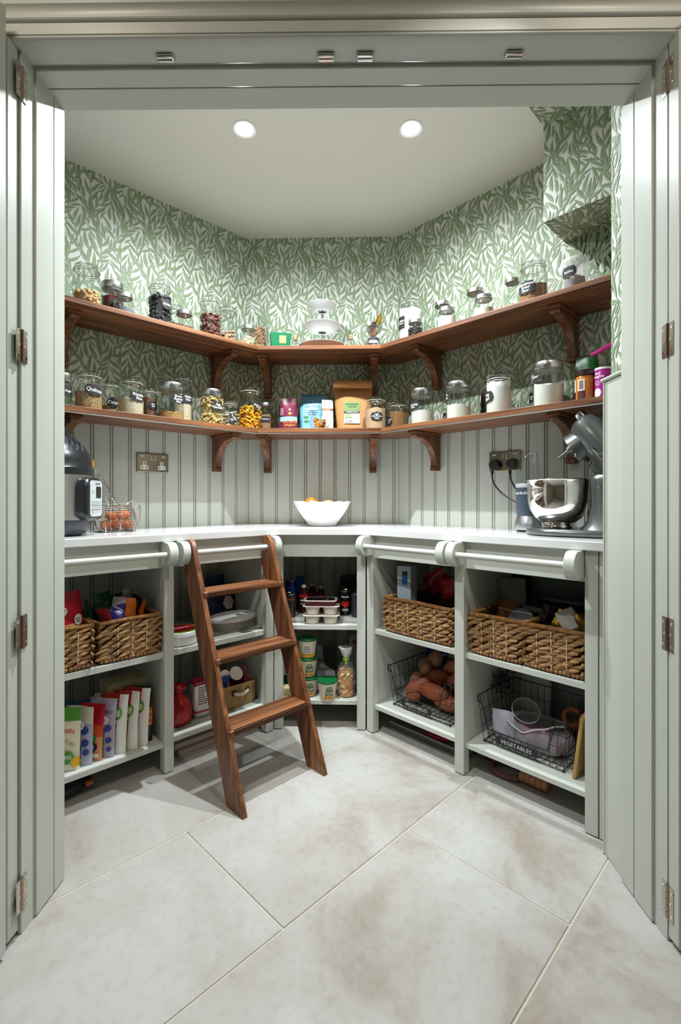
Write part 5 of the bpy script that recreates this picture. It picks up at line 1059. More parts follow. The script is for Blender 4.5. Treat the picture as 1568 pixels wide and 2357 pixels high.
B().box(-.034, .034, -.034, .034, 0, .135).obj('carton_body', M('#d8d0ca', .6), t, bevel=.012); B().box(-.035, .035, -.035, .035, .135, .146).obj('red_lid', M('#8f1430', .4), t, bevel=.006); bars(lambda x, z: (x, -.0345, z), -.022, .022, .05, .125, M('#4a4648', .6), t, 9); B().box(-.0345, .0345, -.0345, .0345, .022, .030).obj('red_band', M('#a51c30', .5), t)
t = thing('kraft_basket', 'brown kraft fabric basket with a white rope handle behind the ladder', 'basket', at('L', -.285, .325, Z3), ang('L') + R(3))
KR = M('#9c7a4c', .85, bump=(14, .6))
b = B(); w_, d_, h_ = .085, .060, .100
ring = []
for r_, z in ((1, .0006), (1.05, .03), (1.03, .07), (1.06, h_), (1.0, h_ - .002), (.97, .02)): ring.append([(p[0] * r_, p[1] * r_, z + (.004 * sin(p[0] * 60) if z > .09 else 0)) for p in rrect(2 * w_, 2 * d_, .02, 6)])
v = [p for q in ring for p in q]; n = len(ring[0]); f = [(k * n + i, k * n + (i + 1) % n, (k + 1) * n + (i + 1) % n, (k + 1) * n + i) for k in range(5) for i in range(n)] + [tuple(reversed(range(n))), tuple(5 * n + i for i in range(n))]
b.add(v, f).obj('fabric_body', KR, t, sharp=50)
for q in (-.035, .035): B().tube([(q + .009 * cos(a), -.0655, .068 + .011 * sin(a)) for a in [2 * pi * i / 16 for i in range(16)]], .0022, 5, True).obj('eyelet', M('#3a2a1c', .5), t)
b = B()
for k in range(3): b.tube([(-.035 + .07 * i / 20, -.070 - .010 * sin(pi * i / 20) - .003 * sin(i * 1.1 + k * 2.09), .066 - .006 * sin(pi * i / 20) + .003 * cos(i * 1.1 + k * 2.09)) for i in range(21)], .0042, 6)
b.obj('rope_handle', M('#d6cbbb', .8), t)
for lab, x, d, z, c, n_, r_, tl in (('white paper cup lying in the kraft basket', -.325, .30, Z3 + .118, '#d6cfc4', 'paper_cup', .024, 70), ('tin with a white lid tilted in the kraft basket', -.275, .315, Z3 + .112, '#cfc8ba', 'lidded_tin', .029, 55)):
    o = thing(n_, lab, 'cup' if 'cup' in n_ else 'tin', at('L', x, d, z), ang('L')); o.rotation_euler = (R(tl), 0, ang('L')); B().lathe([(r_ * .8, -.03), (r_, .03)], 24).obj('body', M('#4a1c1c' if 'tin' in n_ else c, .5), o); B().lathe([(r_ * 1.05, .028), (r_ * 1.05, .036), (.0001, .037)], 24, cap=False).obj('lid', M(c, .5), o)
t, S = packet('blue_packet', 'blue and orange packet sticking out of the kraft basket', 'packet', 'L', -.335, .345, Z3 + .03, 0, .05, .105, .02, lambda u, v: 1 if v < .7 and u > .7 else 0, ['#16307a', '#b0567a'], 66)
t, S = packet('red_packet', 'dark packet with a red patterned edge in the kraft basket', 'packet', 'L', -.235, .31, Z3 + .03, -15, .055, .115, .02, lambda u, v: 1 if u > .75 else 0, ['#1d0c10', '#9c2436'], 67)
t = thing('red_case', 'dark red plastic case at the back of the shelf behind the ladder', 'case', at('L', -.545, .115, Z3), ang('L')); B().box(-.055, .055, -.06, .06, 0, .16).obj('case_body', M('#5c0f12', .35), t, bevel=.006); B().box(-.056, .056, -.061, .061, .118, .122).obj('lid_seam', M('#2c0608', .5), t)
# floor under the second left cabinet
t = thing('white_board', 'pale folded board lying on the floor under the cabinet behind the ladder', 'board', at('L', -.40, .26, .0003), ang('L')); B().box(-.165, .165, -.10, .10, .022, .044).obj('top_board', M('#cbbdb4', .6), t, bevel=.002); B().box(-.155, .16, -.112, .09, 0, .021).obj('lower_board', M('#bfb3a6', .6), t, bevel=.002)
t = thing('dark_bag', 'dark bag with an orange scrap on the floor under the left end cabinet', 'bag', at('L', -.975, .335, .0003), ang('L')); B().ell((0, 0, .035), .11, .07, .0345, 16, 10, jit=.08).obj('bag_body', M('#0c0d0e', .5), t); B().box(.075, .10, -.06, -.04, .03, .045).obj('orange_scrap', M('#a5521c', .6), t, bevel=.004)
# centre cabinet
def can(lab, s, x, d, z, r, h, col, top='#b9b4a8', txt=None, ink=INK, red=0, phi=0):
    t = thing('food_tin', lab, 'tin', at(s, x, d, z), ang(s), 'food tins'); B().lathe([(r * .97, .0005), (r, .002), (r, h - .002), (r * .97, h)], 32).obj('label_sleeve', M(col, .22), t)
    B().lathe([(r * .99, h - .002), (r * 1.015, h), (r * .99, h + .002), (r * .93, h - .001), (.0001, h - .001)], 32, cap=False).obj('rim_end', M(top, .2, 1), t)
    if txt: text(txt, r * .42, ink, t, cyl(r + .0006, h * .78, R(phi)), .3, bold=.0004)
    if red:
        for k in range(3): p = patch(r + .0005, h * (.50 - .07 * (k % 2)), .022, .022, R(phi - 22 + 24 * k), 'disc').obj('tomato_mark', M('#b0141a', .4), t)
        text('CHOPPED\nTOMATOES', r * .24, INK, t, cyl(r + .0006, h * .24, R(phi)), bold=.0003)
    return t
zr = .4783
can('black tomato tin at the front right of the centre shelf', 'C', .530, .285, zr, .0265, .112, '#0d0d10', txt='Napolina', red=1)
can('grey label tin beside the right post of the centre shelf', 'C', .585, .315, zr, .0265, .105, '#34343c')
can('black tin behind the right hand tins of the centre shelf', 'C', .598, .225, zr, .0265, .108, '#101014')
can('upper black tin stacked on the right of the centre shelf', 'C', .598, .225, zr + .1105, .0265, .075, '#0d0d10', txt='Napolina')
can('dark grey tin at the front left of the centre shelf', 'C', .278, .33, zr, .0265, .105, '#2c2c30', txt='TOMATO', ink=M('#c2481c', .5))
can('blue striped jar at the back left of the centre shelf', 'C', .268, .235, zr, .0245, .150, '#1a2a6a')
for lab, x, d in (('ketchup bottle at the left behind the soup pots', .333, .255), ('ketchup bottle in the middle, furthest back on the centre shelf', .362, .12), ('ketchup bottle right of the middle behind the soup pots', .408, .175)):
    t = thing('ketchup_bottle', lab, 'bottle', at('C', x, d, .4593 + (.0192 if x < .34 else 0)), ang('C'), 'ketchup bottles'); B().lathe([(.021, .0005), (.0245, .004), (.0245, .075), (.020, .092), (.012, .112), (.0105, .122)], 24).obj('bottle_body', M('#3c0a08', .15), t); B().lathe([(.0115, .121), (.0115, .133), (.0001, .133)], 18, cap=False).obj('white_cap', M('#cfc9ba', .4), t)
    patch(.0248, .050, .060, .046).obj('label', M('#1a1412', .4), t); patch(.0243, .083, .05, .016).obj('red_shoulder', M('#a5141c', .4), t)
    text('HEINZ', .0125, INK, t, cyl(.0254, .062), bold=.0005); text('TOMATO', .0075, INK, t, cyl(.0254, .046), bold=.0002)
t, S = packet('blue_carton', 'small blue carton at the back left of the centre shelf', 'carton', 'C', .300, .10, .4593, 0, .05, .17, .03, lambda u, v: 1 if v < .5 else 0, ['#1d4f9c', '#141414'], 68)
t, S = packet('brown_pouch', 'brown pouch at the back of the centre shelf', 'pouch', 'C', .505, .13, .4593, 0, .04, .125, .03, lambda u, v: 0, ['#5a3a1c'], 69)
t = thing('black_kettle', 'black lidded canister at the back right of the centre shelf', 'canister', at('C', .545, .075, .4593), ang('C')); B().box(-.045, .045, -.03, .03, 0, .17).obj('canister_body', BLACK, t, bevel=.012); B().box(-.046, .046, -.031, .031, .150, .153).obj('lid_seam', DARK, t)
def twin_pot(lab, z, nm):
    t = thing('twin_pot', lab, 'pot', at('C', .424, .365, z), ang('C'), 'white twin pots'); PP = M('#dcd3c6', .35)
    for q in (-.040, .040): B().lathe([(.027, .0005), (.029, .002), (.0335, .034), (.036, .038)], 32, c=(q, 0, 0)).obj('pot', PP, t)
    B().prism(rrect(.166, .082, .02), .037, .0405).obj('lid_film', film('#dcd6cc', .8), t, bevel=.001); return t
twin_pot('white twin soup pot, lower of the stack in the centre', .4593, 1); twin_pot('white twin soup pot, upper of the stack in the centre', .5005, 2)
t = thing('ready_meal', 'red ready meal tray with black film on top of the white pots', 'tray', at('C', .420, .362, .5415), ang('C'))
b = B(); R1, R2 = rrect(.118, .066, .018), rrect(.142, .086, .02); n = len(R1); b.add([(p[0], p[1], .0004) for p in R1] + [(p[0], p[1], .022) for p in R2], [(i, (i + 1) % n, n + (i + 1) % n, n + i) for i in range(n)] + [tuple(reversed(range(n)))]); b.obj('tray_body', M('#6e140e', .3), t, sharp=50)
B().prism(rrect(.152, .096, .022), .022, .0245).obj('tray_rim', M('#b9aaa4', .3), t); B().prism(rrect(.128, .072, .016), .0246, .0256).obj('black_film', M('#0c0a0c', .15), t); text('27', .012, INK, t, lambda x, y: (.03 + x, -.01 + y, .026))
# bottom of the centre cabinet
zc = .1254
def cup(lab, x, d, z, rz=0, phi=0, back=False, ring='#4a2050'):
    t = thing('soup_cup', lab, 'cup', at('C', x, d, z), ang('C') + R(rz), 'instant soup cups'); B().lathe([(.033, .0005), (.034, .003), (.0425, .080), (.044, .082)], 36).obj('paper_cup', M('#e0d6bb', .55), t); B().lathe([(.0415, .071), (.0425, .0805), (.0425, .081)], 36, cap=False).obj('green_band', M('#0f4a24', .45), t)
    b = B().lathe([(.0405, .0655), (.0421, .0765), (.0430, .0765), (.0450, .0825), (.043, .0865), (.0001, .0868)], 36, cap=False); b.obj('green_lid', M('#0d5a2c', .28, bump=(60, .3)), t)
    if back:
        patch(.0405, .046, .042, .048, R(phi)).obj('info_panel', M('#c9c6bc', .5), t); o = B()
        for k in range(8): q = patch(.0411, .056 - k * .004, .034 - .004 * (k % 3), .0014, R(phi)); o.add(q.v, q.f)
        o.obj('small_print', M('#6a6a68', .6), t); patch(.0363, .012, .15, .014, R(phi)).obj('yellow_band', M('#d6a01a', .5), t)
    else:
        text('Agile\nBowl', .0185, M('#20361f', .5), t, cyl(.0412, .040, R(phi)), .0, bold=.0003); patch(.0415, .058, .024, .012, R(phi)).obj('green_logo', M('#2f6a34', .5), t); text('FOOD', .006, INK, t, cyl(.0422, .058, R(phi)))
        for k in range(7): patch(.0368 + .0006 * (k % 3), .013 + .004 * (k % 3), .014, .009, R(phi - 30 + 10 * k), 'disc').obj('grain_mark', M(('#c98a2e', '#a5661c', '#d9a84a')[k % 3], .5), t)
        patch(.0342, .004, .12, .005, R(phi)).obj('base_ring', M(ring, .5), t)
    return t
cup('soup cup at the bottom of the stack of three', .362, .345, zc, phi=18); cup('soup cup in the middle of the stack of three', .360, .345, zc + .0875, phi=18, ring='#5a1436'); cup('soup cup on top of the stack showing its information panel', .358, .343, zc + .175, phi=5, back=True)
cup('single soup cup with its green lid facing forward on the bottom centre shelf', .452, .385, zc, phi=16, ring='#c9b88a')
t = thing('pasta_bag', 'clear bag of coloured pasta tied with a lime green clip', 'bag', at('C', .535, .345, zc), ang('C')); o = lumps(150, .042, .004, .125, .014, .5, 1.1, 81)
me_cols = [M(c, .5) for c in ('#c98a3c', '#8a8f3a', '#6a4a5c', '#e0c489', '#b5672a')]
nn = len(o.f); o.m = [(i // 36) % 5 for i in range(nn)]; ob = o.obj('pasta', me_cols, t); ob['kind'] = 'stuff'
B().lathe([(.03, .0006), (.045, .01), (.047, .06), (.045, .11), (.030, .145), (.010, .162), (.010, .170)], 28, cap=False).obj('clear_bag', film('#e8e6e0', .09, .15), t); b = crump(B(), [(.009, .168), (.020, .190), (.030, .215), (.026, .222)], 14, .3); b.obj('bag_frill', film('#e6e6e4', .55, .2), t, sharp=20)
B().tube([(.0125 * cos(a), .0125 * sin(a), .165) for a in [2 * pi * i / 16 for i in range(16)]], .005, 6, True).box(-.006, .006, -.022, -.010, .148, .166).obj('lime_clip', M('#7fb022', .4), t)
t = thing('magazine_box', 'grey and white cardboard box with red marks behind the pasta bag', 'box', at('C', .435, .175, zc), ang('C')); B().box(-.045, .045, -.03, .03, 0, .185).obj('box_body', M('#9a9ca2', .6), t, bevel=.001); B().prism([(-.005, .09), (.045, .06), (.046, .186), (-.02, .186)], -.0315, -.0302, 'y').obj('black_panel', BLK, t); B().box(-.036, -.022, -.0312, -.0302, .105, .118).box(-.018, .002, -.0312, -.0302, .105, .118).obj('red_mark', M('#b01c2a', .5), t); B().box(-.03, .015, -.0312, -.0302, .075, .095).obj('notice_panel', INK, t)
b = B()
for k in range(6): b.box(-.02 + .011 * k, -.014 + .011 * k, -.0312, -.0302, .008, .035)
b.obj('barcode', BLK, t)
t = thing('white_packet', 'pale blue white packet at the back right of the bottom centre shelf', 'packet', at('C', .575, .12, zc), ang('C')); B().box(-.03, .03, -.015, .015, 0, .215).obj('packet_body', M('#a9b4bf', .5), t, bevel=.002); B().box(-.012, .006, -.0162, -.0152, .172, .190).obj('red_square', M('#a5203a', .5), t)
for sx_, lab, x, d, h in ((0, 'tall dark green packet against the right post of the bottom centre shelf', .603, .30, .28), (1, 'green packet with white text against the left post of the bottom centre shelf', .262, .31, .19)):
    t, S = packet('green_packet', lab, 'packet', 'C', x, d, zc, 0, .042, h, .05, lambda u, v: 1 if (u < .25 and v < .8) else 0, ['#0f3f26', '#c9d4c4' if sx_ == 0 else '#0f3f26'], 90 + sx_)
    if sx_: bars(lambda x, z: (x, -.027, z), -.018, .018, .08, .18, INK, t, 10)
t = thing('snack_box', 'cream box at the lower left of the bottom centre shelf', 'box', at('C', .272, .372, zc), ang('C')); B().box(-.018, .03, -.025, .022, 0, .05).obj('box_body', M('#d6c79a', .6), t, bevel=.001); bars(lambda x, z: (x, -.0256, z), -.014, .026, .01, .04, M('#8a7a50', .6), t, 4)
# cabinet right of centre
t = thing('cornflour_box', 'pale blue white cornflour box at the left of the cabinet right of centre', 'box', at('R', .292, .300, .4645), ang('R') + R(8)); B().box(-.034, .034, -.028, .028, 0, .262).obj('box_body', M('#b9cbd6', .5), t, bevel=.002)
B().box(-.008, .018, -.0292, -.0282, .182, .240).obj('blue_panel', M('#2a7fc2', .5), t); B().box(-.008, .018, -.0298, -.0284, .223, .240).obj('black_panel', BLK, t); text('CORN\nFLOUR', .0098, M('#123a66', .5), t, flat(.005, -.0296, .203), bold=.0002)
for lab, x, d, z, c, sz, rz, tl in (('dark red packet leaning back above the wide basket', .372, .19, .4523 + .205, '#9c1226', .085, 10, (0, R(52))), ('orange red packet above the right of the wide basket', .458, .20, .4523 + .185, '#c22a1c', .08, 10, (0, R(78))), ('purple packet behind the right rim of the wide basket', .535, .20, .4523 + .165, '#6a2a78', .09, 0, (0, R(60))), ('dark packet low behind the wide basket', .40, .07, .4523 + .10, '#200c12', .13, 0, (0, 0))):
    wrap(lab, 'R', x, d, z, c, sz, rz, int(x * 1000), 'food_packet', 'packet', .3, 0, tl)
t = thing('zip_bag', 'clear zip bag standing at the right back above the wide basket', 'bag', at('R', .565, .05, .4523), ang('R')); pouch_mesh(.10, .265, .03, lambda u, v: 0, ['a'], seed=94).obj('film_bag', film('#b9b4c4', .4, .15), t, sharp=60); B().box(-.048, .048, -.004, .0, .248, .251).box(-.048, .048, -.004, 0, .240, .2425).obj('zip_lines', WHITE, t)
# wire baskets with name plates
WIRE = M((.010, .010, .011), .4)
def wire_basket(lab, s, x, d, z, w, dp, h, lo):
    t = thing('wire_basket', lab, 'basket', at(s, x, d, z), ang(s), 'black wire vegetable baskets'); hw, hd = w / 2, dp / 2; fl = 1.12; r = .0026
    P3 = lambda u, v, zz: (u * hw * (1 + (fl - 1) * zz / h), v * hd * (1 + (fl - 1) * zz / h), zz + .006)
    a_ = .62
    rim = [P3(-1, 1, h), P3(1, 1, h), P3(1, -1, h), P3(.80, -1, h), P3(a_, -1, lo), P3(-.86, -1, lo), P3(-1, -.93, h)]
    B().tube(rim, r, 8, True).obj('rim_wire', WIRE, t)
    B().tube([P3(-1, -1, 0), P3(1, -1, 0), P3(1, 1, 0), P3(-1, 1, 0)], r, 8, True).obj('base_wire', WIRE, t)
    g1 = B(); n = int(w / .022)
    for i in range(n + 1):
        u = -1 + 2 * i / n; top = lo if -.86 < u < a_ else h
        g1.tube([P3(u, -1, top), P3(u, -1, 0), P3(u, 1, 0), P3(u, 1, h)], .0013, 5)
    m = int(dp / .028)
    for i in range(1, m): v = -1 + 2 * i / m; g1.tube([P3(-1, v, h), P3(-1, v, 0), P3(1, v, 0), P3(1, v, h)], .0013, 5)
    for q in (.33, .66): g1.tube([P3(-1, -1, h * q)] + [P3(-1, 1, h * q), P3(1, 1, h * q), P3(1, -1, h * q)], .0013, 5)
    for q in (.2, .45, .7): g1.tube([P3(a_ if q * h > lo else -.86, -1, h * q), P3(1, -1, h * q)], .0013, 5)
    o = g1.obj('wire_grid', WIRE, t); o['kind'] = 'stuff'
    for q in (-1, 1):
        c = P3(q, -1, h); b = B()
        b.tube([(c[0], c[1] + .012, c[2]), (c[0], c[1] - .004, c[2] + .006), (c[0] - q * .003, c[1] - .006, c[2] - .02), (c[0] - q * .006, c[1] + .01, c[2] - .028)], r, 6); b.obj('corner_hook', WIRE, t)
    for (u, v) in ((-1, -1), (1, -1), (1, 1), (-1, 1)): c = P3(u, v, 0); B().ell((c[0], c[1], .0046), .0042, .0042, .0042, 8, 6).obj('foot', WIRE, t)
    py = P3(0, -1, lo * .5)[1] - .004; pl = B().prism([(p[0] - .06 * w, p[1] + lo * .60) for p in rrect(.155, .028, .012)], py - .0016, py, 'y').obj('name_plate', CHALK, t)
    text('VEGETABLES', .0195, INK, pl, flat(-.06 * w, py - .0022, lo * .60), space=1.05, bold=.0003)
    return t
wire_basket('black wire vegetables basket of sweet potatoes in the cabinet right of centre', 'R', .405, .235, .1223, .285, .24, .165, .048)
wire_basket('black wire vegetables basket holding produce bags in the right end cabinet', 'R', .838, .235, .1183, .285, .24, .165, .048)
SP = [M(c, .55, noise=(24, d_, .25), bump=(45, .25)) for c, d_ in (('#b5673c', '#8f4528'), ('#b86a52', '#94503c'), ('#a5562a', '#8a4020'), ('#9c7258', '#7d5642'))]
def spud(lab, x, d, z, L, r, mi, rot, nm='sweet_potato'):
    o = B(); v = []; b = o.ell((0, 0, 0), r, r * .92, L / 2, 16, 11, jit=.05); o = b.obj(nm, SP[mi], None, at('R', x, d, z), 0); o.rotation_euler = Matrix.Rotation(ang('R'), 3, 'Z').to_4x4().to_3x3().__matmul__(Matrix.Rotation(R(rot[2]), 3, 'Z') @ Matrix.Rotation(R(rot[0]), 3, 'Y')).to_euler(); return tag(o, lab, 'vegetable', 'sweet potatoes and potatoes in the wire basket')
for a in (('big orange sweet potato at the front of the wire basket', .415, .285, .205, .160, .034, 0, (86, 0, -6)), ('pink sweet potato slanting at the front left of the wire basket', .335, .285, .205, .118, .029, 1, (60, 0, 30)), ('dull pink potato at the left end of the wire basket', .300, .24, .215, .085, .029, 3, (35, 0, 20), 'potato'), ('dark orange sweet potato in the middle of the wire basket', .385, .210, .238, .125, .033, 2, (80, 0, 15)), ('grey pink potato highest in the pile', .350, .170, .296, .088, .036, 3, (30, 0, 0), 'potato'), ('round potato at the back left of the pile', .306, .185, .270, .072, .031, 3, (50, 0, 40), 'potato'), ('small potato between the two pink ones', .338, .228, .268, .068, .026, 3, (20, 0, 0), 'potato'), ('orange sweet potato at the back right of the wire basket', .455, .165, .285, .125, .030, 1, (75, 0, 10)), ('sweet potato on the right under the back one', .490, .212, .246, .12, .034, 1, (72, 0, -10)), ('sweet potato at the lower right of the wire basket', .485, .275, .172, .13, .031, 0, (88, 0, 8)), ('sweet potato at the bottom centre of the wire basket', .395, .22, .172, .13, .031, 2, (88, 0, 20)), ('yellow swede half at the bottom left of the wire basket', .320, .29, .163, .076, .028, 0, (80, 0, 0), 'swede')): spud(*a)
t, S = packet('blue_packet', 'blue packet with a red corner behind the sweet potatoes', 'packet', 'R', .285, .055, .1223, 0, .12, .235, .06, lambda u, v: 1 if v > .84 and u < .5 else 0, ['#14348a', '#c01428'], 97)
for k in range(3): decal(bagsurf(.12, .235, .06, 0, .004), disc(-.015 + .03 * k, .19 - .01 * k, .012, .005), M('#b9c6e0', .4), t, 'white_splash')
t = thing('oil_bottle', 'bottle of yellow green oil behind the sweet potatoes', 'bottle', at('R', .385, .062, .1223), ang('R')); B().lathe([(.036, .0006), (.040, .005), (.040, .16), (.034, .19), (.015, .225), (.014, .25)], 28).obj('oil_body', M('#8f8a1e', .08, coat=.6), t); patch(.0405, .13, .08, .07).obj('label', M('#b98a3c', .5), t); patch(.041, .13, .03, .06, R(10)).obj('white_panel', INK, t)
t = thing('white_packet', 'white packet right of the oil bottle behind the sweet potatoes', 'packet', at('R', .475, .05, .1223), ang('R')); B().box(-.035, .035, -.02, .02, 0, .20).obj('packet_body', M('#c4ccd2', .5), t, bevel=.004)
# under the cabinet right of centre: clear tray and pink weights
t = thing('clear_tray', 'shallow clear plastic tray on the floor under the cabinet right of centre', 'tray', at('R', .405, .205, .0004), ang('R')); B().box(-.195, .195, -.115, .115, 0, .002).box(-.195, .195, -.115, -.113, 0, .022).box(-.195, .195, .113, .115, 0, .022).box(-.195, -.193, -.115, .115, 0, .022).box(.193, .195, -.115, .115, 0, .022).obj('tray_body', film('#8f9694', .35, .15), t); B().tube([(-.195, -.115, .022), (.195, -.115, .022), (.195, .115, .022), (-.195, .115, .022)], .0022, 6, True).obj('tray_rim', M('#b9beba', .25), t)
PK = M('#c2123c', .35)
t = thing('toy_track', 'bright pink ribbed tube and ring lying in the clear tray', 'toy', at('R', .40, .20, .003), ang('R')); b = B()
for q in (-.10, .13): b.lathe([(.024, 0), (.0265, .004), (.0265, .016), (.024, .02)] * 1, 20, T=Matrix.Translation((q, 0, .027)) @ Matrix.Rotation(R(90), 4, 'Y'))
for q0 in (-.135, .085):
    for k in range(5): b.lathe([(.023, 0), (.0255, .003), (.0255, .011), (.023, .014)], 20, T=Matrix.Translation((q0 + .0145 * k, 0, .027)) @ Matrix.Rotation(R(90), 4, 'Y'))
b.obj('ribbed_tube', PK, t); B().tube([(.02 + .062 * cos(a), -.045 + .035 * sin(a), .010) for a in [2 * pi * i / 36 for i in range(36)]], .008, 8, True).obj('ring', PK, t)
# right end cabinet
for lab, x, d, z, c, sz, tl, met in (('brown paper packet with a green print in the left basket of the pair', .735, .25, .585, '#7a4a1c', .07, (0, R(10)), 0), ('pale cream packet at the back of the left basket of the pair', .69, .15, .62, '#8f9296', .12, (0, 0), 0), ('gold foil at the left of the gold foil basket', .955, .30, .604, '#d6a93c', .05, (0, R(20)), .9), ('gold foil at the right of the gold foil basket', 1.02, .31, .606, '#d9b04a', .05, (R(20), 0), .9), ('grey white wrapped bar between the gold foils', .985, .315, .610, '#a9a49e', .06, (0, R(-30)), 0), ('black shiny packet at the left of the gold foil basket', .905, .27, .600, '#141214', .06, (0, R(15)), .3), ('dark red brown packet deep in the gold foil basket', .93, .24, .585, '#3a1414', .07, (0, 0), 0), ('orange packet at the right edge of the right end cabinet', 1.045, .12, .55, '#8f3414', .09, (0, 0), 0)):
    wrap(lab, 'R', x, d, z, c, sz, 15, int(x * 997), 'food_packet', 'packet', .25, met, tl)
t = thing('round_lid', 'grey translucent round lid standing in the left basket of the pair', 'lid', at('R', .795, .27, .565), ang('R')); B().lathe([(.050, -.003), (.052, .0), (.050, .004), (.0001, .006)], 36, T=Matrix.Rotation(R(65), 4, 'X'), cap=False).obj('lid_disc', M('#6f7276', .3), t)
t = thing('rolling_pin', 'grey white cardboard roll lying across the back of the left basket', 'roll', at('R', .84, .19, .590), ang('R')); B().tube([(-.07, 0, .01), (.07, .01, 0)], .011, 14).obj('roll_body', M('#8a8580', .5), t)
t = thing('green_crate', 'dark crate with a green stripe at the back of the right end cabinet', 'crate', at('R', .905, .055, .4515), ang('R')); B().box(-.13, .13, -.035, .035, 0, .27).obj('crate_body', M('#0c0e0e', .3), t, bevel=.004); B().box(-.131, .05, -.0362, -.035, .235, .262).obj('green_stripe', M('#0f3f1a', .35), t); B().box(-.115, .12, -.0362, -.035, .17, .180).obj('glossy_band', M('#c9d0d4', .1, .8), t); B().box(-.115, -.02, -.0365, -.035, .140, .150).obj('green_line', M('#14641e', .3), t)
t, S = packet('dark_bag', 'black fruit bag with pale lettering at the left back of the right end cabinet', 'bag', 'R', .70, .06, .4515, 0, .085, .26, .05, lambda u, v: 0, ['#15161a'], 99); text('FREEZE', .014, M('#9aa0a6', .6), t, printed(bagsurf(.085, .26, .05, 0, .004), 0, .19, .3)); text('FREE', .012, M('#8a9096', .6), t, printed(bagsurf(.085, .26, .05, 0, .004), 0, .165, .3))
# produce in the second wire basket
t = thing('plastic_cup', 'clear plastic beaker lying tilted in the right wire basket', 'cup', at('R', .772, .200, .188), ang('R')); T = Matrix.Diagonal((1.15, 1.15, 1.1, 1)) @ Matrix.Rotation(R(35), 4, 'X') @ Matrix.Rotation(R(25), 4, 'Y'); B().lathe([(.0001, -.045), (.034, -.045), (.042, .045), (.0435, .047)], 36, T=T, cap=False).obj('cup_wall', film('#c9ccd0', .30, .15), t); B().tube([tuple(T @ Vector((.043 * cos(a), .043 * sin(a), .047))) for a in [2 * pi * i / 32 for i in range(32)]], .0016, 6, True).obj('cup_rim', film('#e6e8ea', .7), t)
t = thing('produce_bag', 'white mesh produce bag of red onions with a drawstring in the right wire basket', 'bag', at('R', .850, .245, .128), ang('R')); g = random.Random(21)
b = crump(B(), [(.06, .0005), (.105, .012), (.112, .035), (.10, .058), (.085, .070), (.088, .082)], 36, .05, Matrix.Diagonal((1.12, .82, 1, 1))); b.obj('mesh_bag', film('#dcdae2', .34, .5), t, sharp=60)
ds = [(-.115, -.02, .062), (-.09, -.07, .082), (-.05, -.082, .070), (-.02, -.085, .058), (.02, -.08, .085), (.055, -.07, .092), (.075, -.04, .100), (.09, .0, .09)]
ds = [Vector(p) for p in ds]; ds = [ds[i].lerp(ds[i + 1], k / 4) for i in range(len(ds) - 1) for k in range(4)] + [ds[-1]]
for _ in range(2): ds = [ds[0]] + [(ds[i - 1] + 2 * ds[i] + ds[i + 1]) / 4 for i in range(1, len(ds) - 1)] + [ds[-1]]
B().tube(ds, .0028, 6).obj('drawstring', M('#dcdcdc', .7), t)
for i, (x, d, z) in enumerate(((.83, .27, .155), (.885, .26, .155), (.925, .28, .150), (.86, .215, .158), (.93, .215, .152), (.80, .23, .152))):
    o = B().ell((0, 0, 0), .026, .026, .024, 16, 10).obj('red_onion', M('#6a2440', .35, noise=(20, '#8f4a5c', .2)), None, at('R', x, d, z)); tag(o, ('red onion at the front left in the mesh bag', 'red onion at the front middle in the mesh bag', 'red onion at the front right in the mesh bag', 'red onion behind the front middle one', 'red onion at the back right in the mesh bag', 'red onion furthest left in the mesh bag')[i], 'vegetable', 'red onions in the produce bag')
o = B().lathe([(.022, -.012), (.034, -.012), (.040, 0), (.034, .012), (.022, .012), (.017, 0)], 28, cap=False).obj('orange_ring', M('#a5561c', .5), None, at('R', .935, .15, .22)); o.rotation_euler = (R(60), 0, ang('R')); tag(o, 'orange ring shape at the back right of the right wire basket', 'ring')
wrap('white bag with a purple top at the left of the right wire basket', 'R', .728, .275, .170, '#c6c4d2', .075, 0, 5, 'zip_bag', 'bag', .3)
t = thing('mesh_net', 'bundle of black netting hanging at the left of the right end cabinet', 'net', at('R', .690, .20, .118), ang('R')); b = B(); g = random.Random(31)
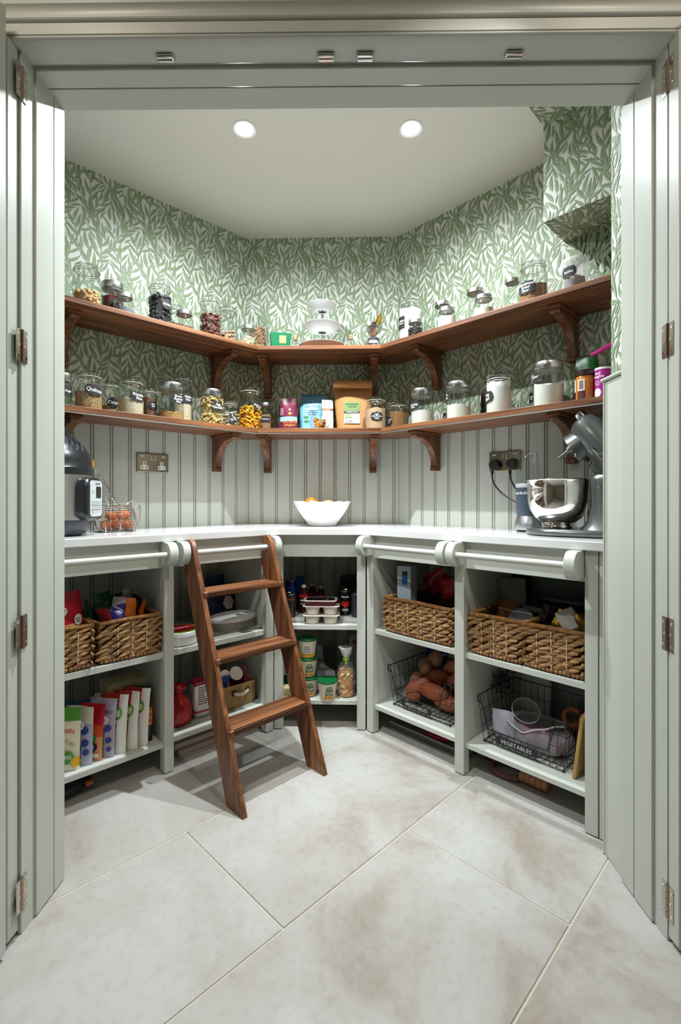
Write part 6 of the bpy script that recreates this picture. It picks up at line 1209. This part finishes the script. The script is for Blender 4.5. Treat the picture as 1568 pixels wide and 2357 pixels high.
for k in range(16): b.tube([(g.uniform(-.024, .024), g.uniform(-.06, .06), g.uniform(.14, .23)) for _ in range(5)], .0016, 5)
b.obj('net_cords', WIRE, t)
t = thing('white_packet', 'white and pale packet at the upper left back of the bottom right shelf', 'packet', at('R', .775, .06, .118), ang('R')); B().box(-.07, .05, -.02, .02, .0003, .262).obj('packet_body', M('#aab4b4', .5), t, bevel=.008)
t = thing('grey_bag', 'large grey plastic bag at the back of the bottom right shelf', 'bag', at('R', .935, .055, .1183), ang('R')); pouch_mesh(.22, .27, .07, lambda u, v: 0, ['a'], seed=96, wrk=.008).obj('bag_body', M('#565b58', .3, bump=(20, .8)), t, sharp=60)
t = thing('tan_board', 'tan chopping board leaning against the right end panel', 'board', at('R', 1.030, .300, .1186), ang('R')); B().prism([(-.07, .0004), (.07, .0004), (.07, .20), (.05, .21), (-.05, .21), (-.07, .20)], -.006, .006, 'x', T=Matrix.Translation((-.012, 0, 0.0008)) @ Matrix.Rotation(R(7), 4, 'Y')).obj('board_body', M('#b08a4c', .6), t, bevel=.003)
# dusky weights on the floor under the right end cabinet
DU = M('#8a6258', .5); DU2 = M('#a9765a', .5)
t = thing('wood_toy', 'dusky ring toy with ribbed tan tube on the floor under the right cabinet', 'toy', at('R', .755, .250, .0004), ang('R'))
B().tube([(.0 + .062 * cos(a), -.040 + .045 * sin(a), .011) for a in [2 * pi * i / 40 for i in range(40)]], .0105, 8, True).obj('ring', M('#7a524c', .45), t)
b = B()
for k in range(5): b.lathe([(.021, 0), (.0235, .002), (.0235, .0175), (.021, .0195)], 22, T=Matrix.Translation((.058 + .02 * k, -.052, .0242)) @ Matrix.Rotation(R(90), 4, 'Y'))
b.obj('ribbed_tube', DU2, t); b = B()
for k in range(4): b.lathe([(.021, 0), (.0235, .002), (.0235, .0175), (.021, .0195)], 22, T=Matrix.Translation((-.135 + .02 * k, -.0, .0242)) @ Matrix.Rotation(R(90), 4, 'Y'))
b.obj('pale_tube', M('#9c8078', .5), t)
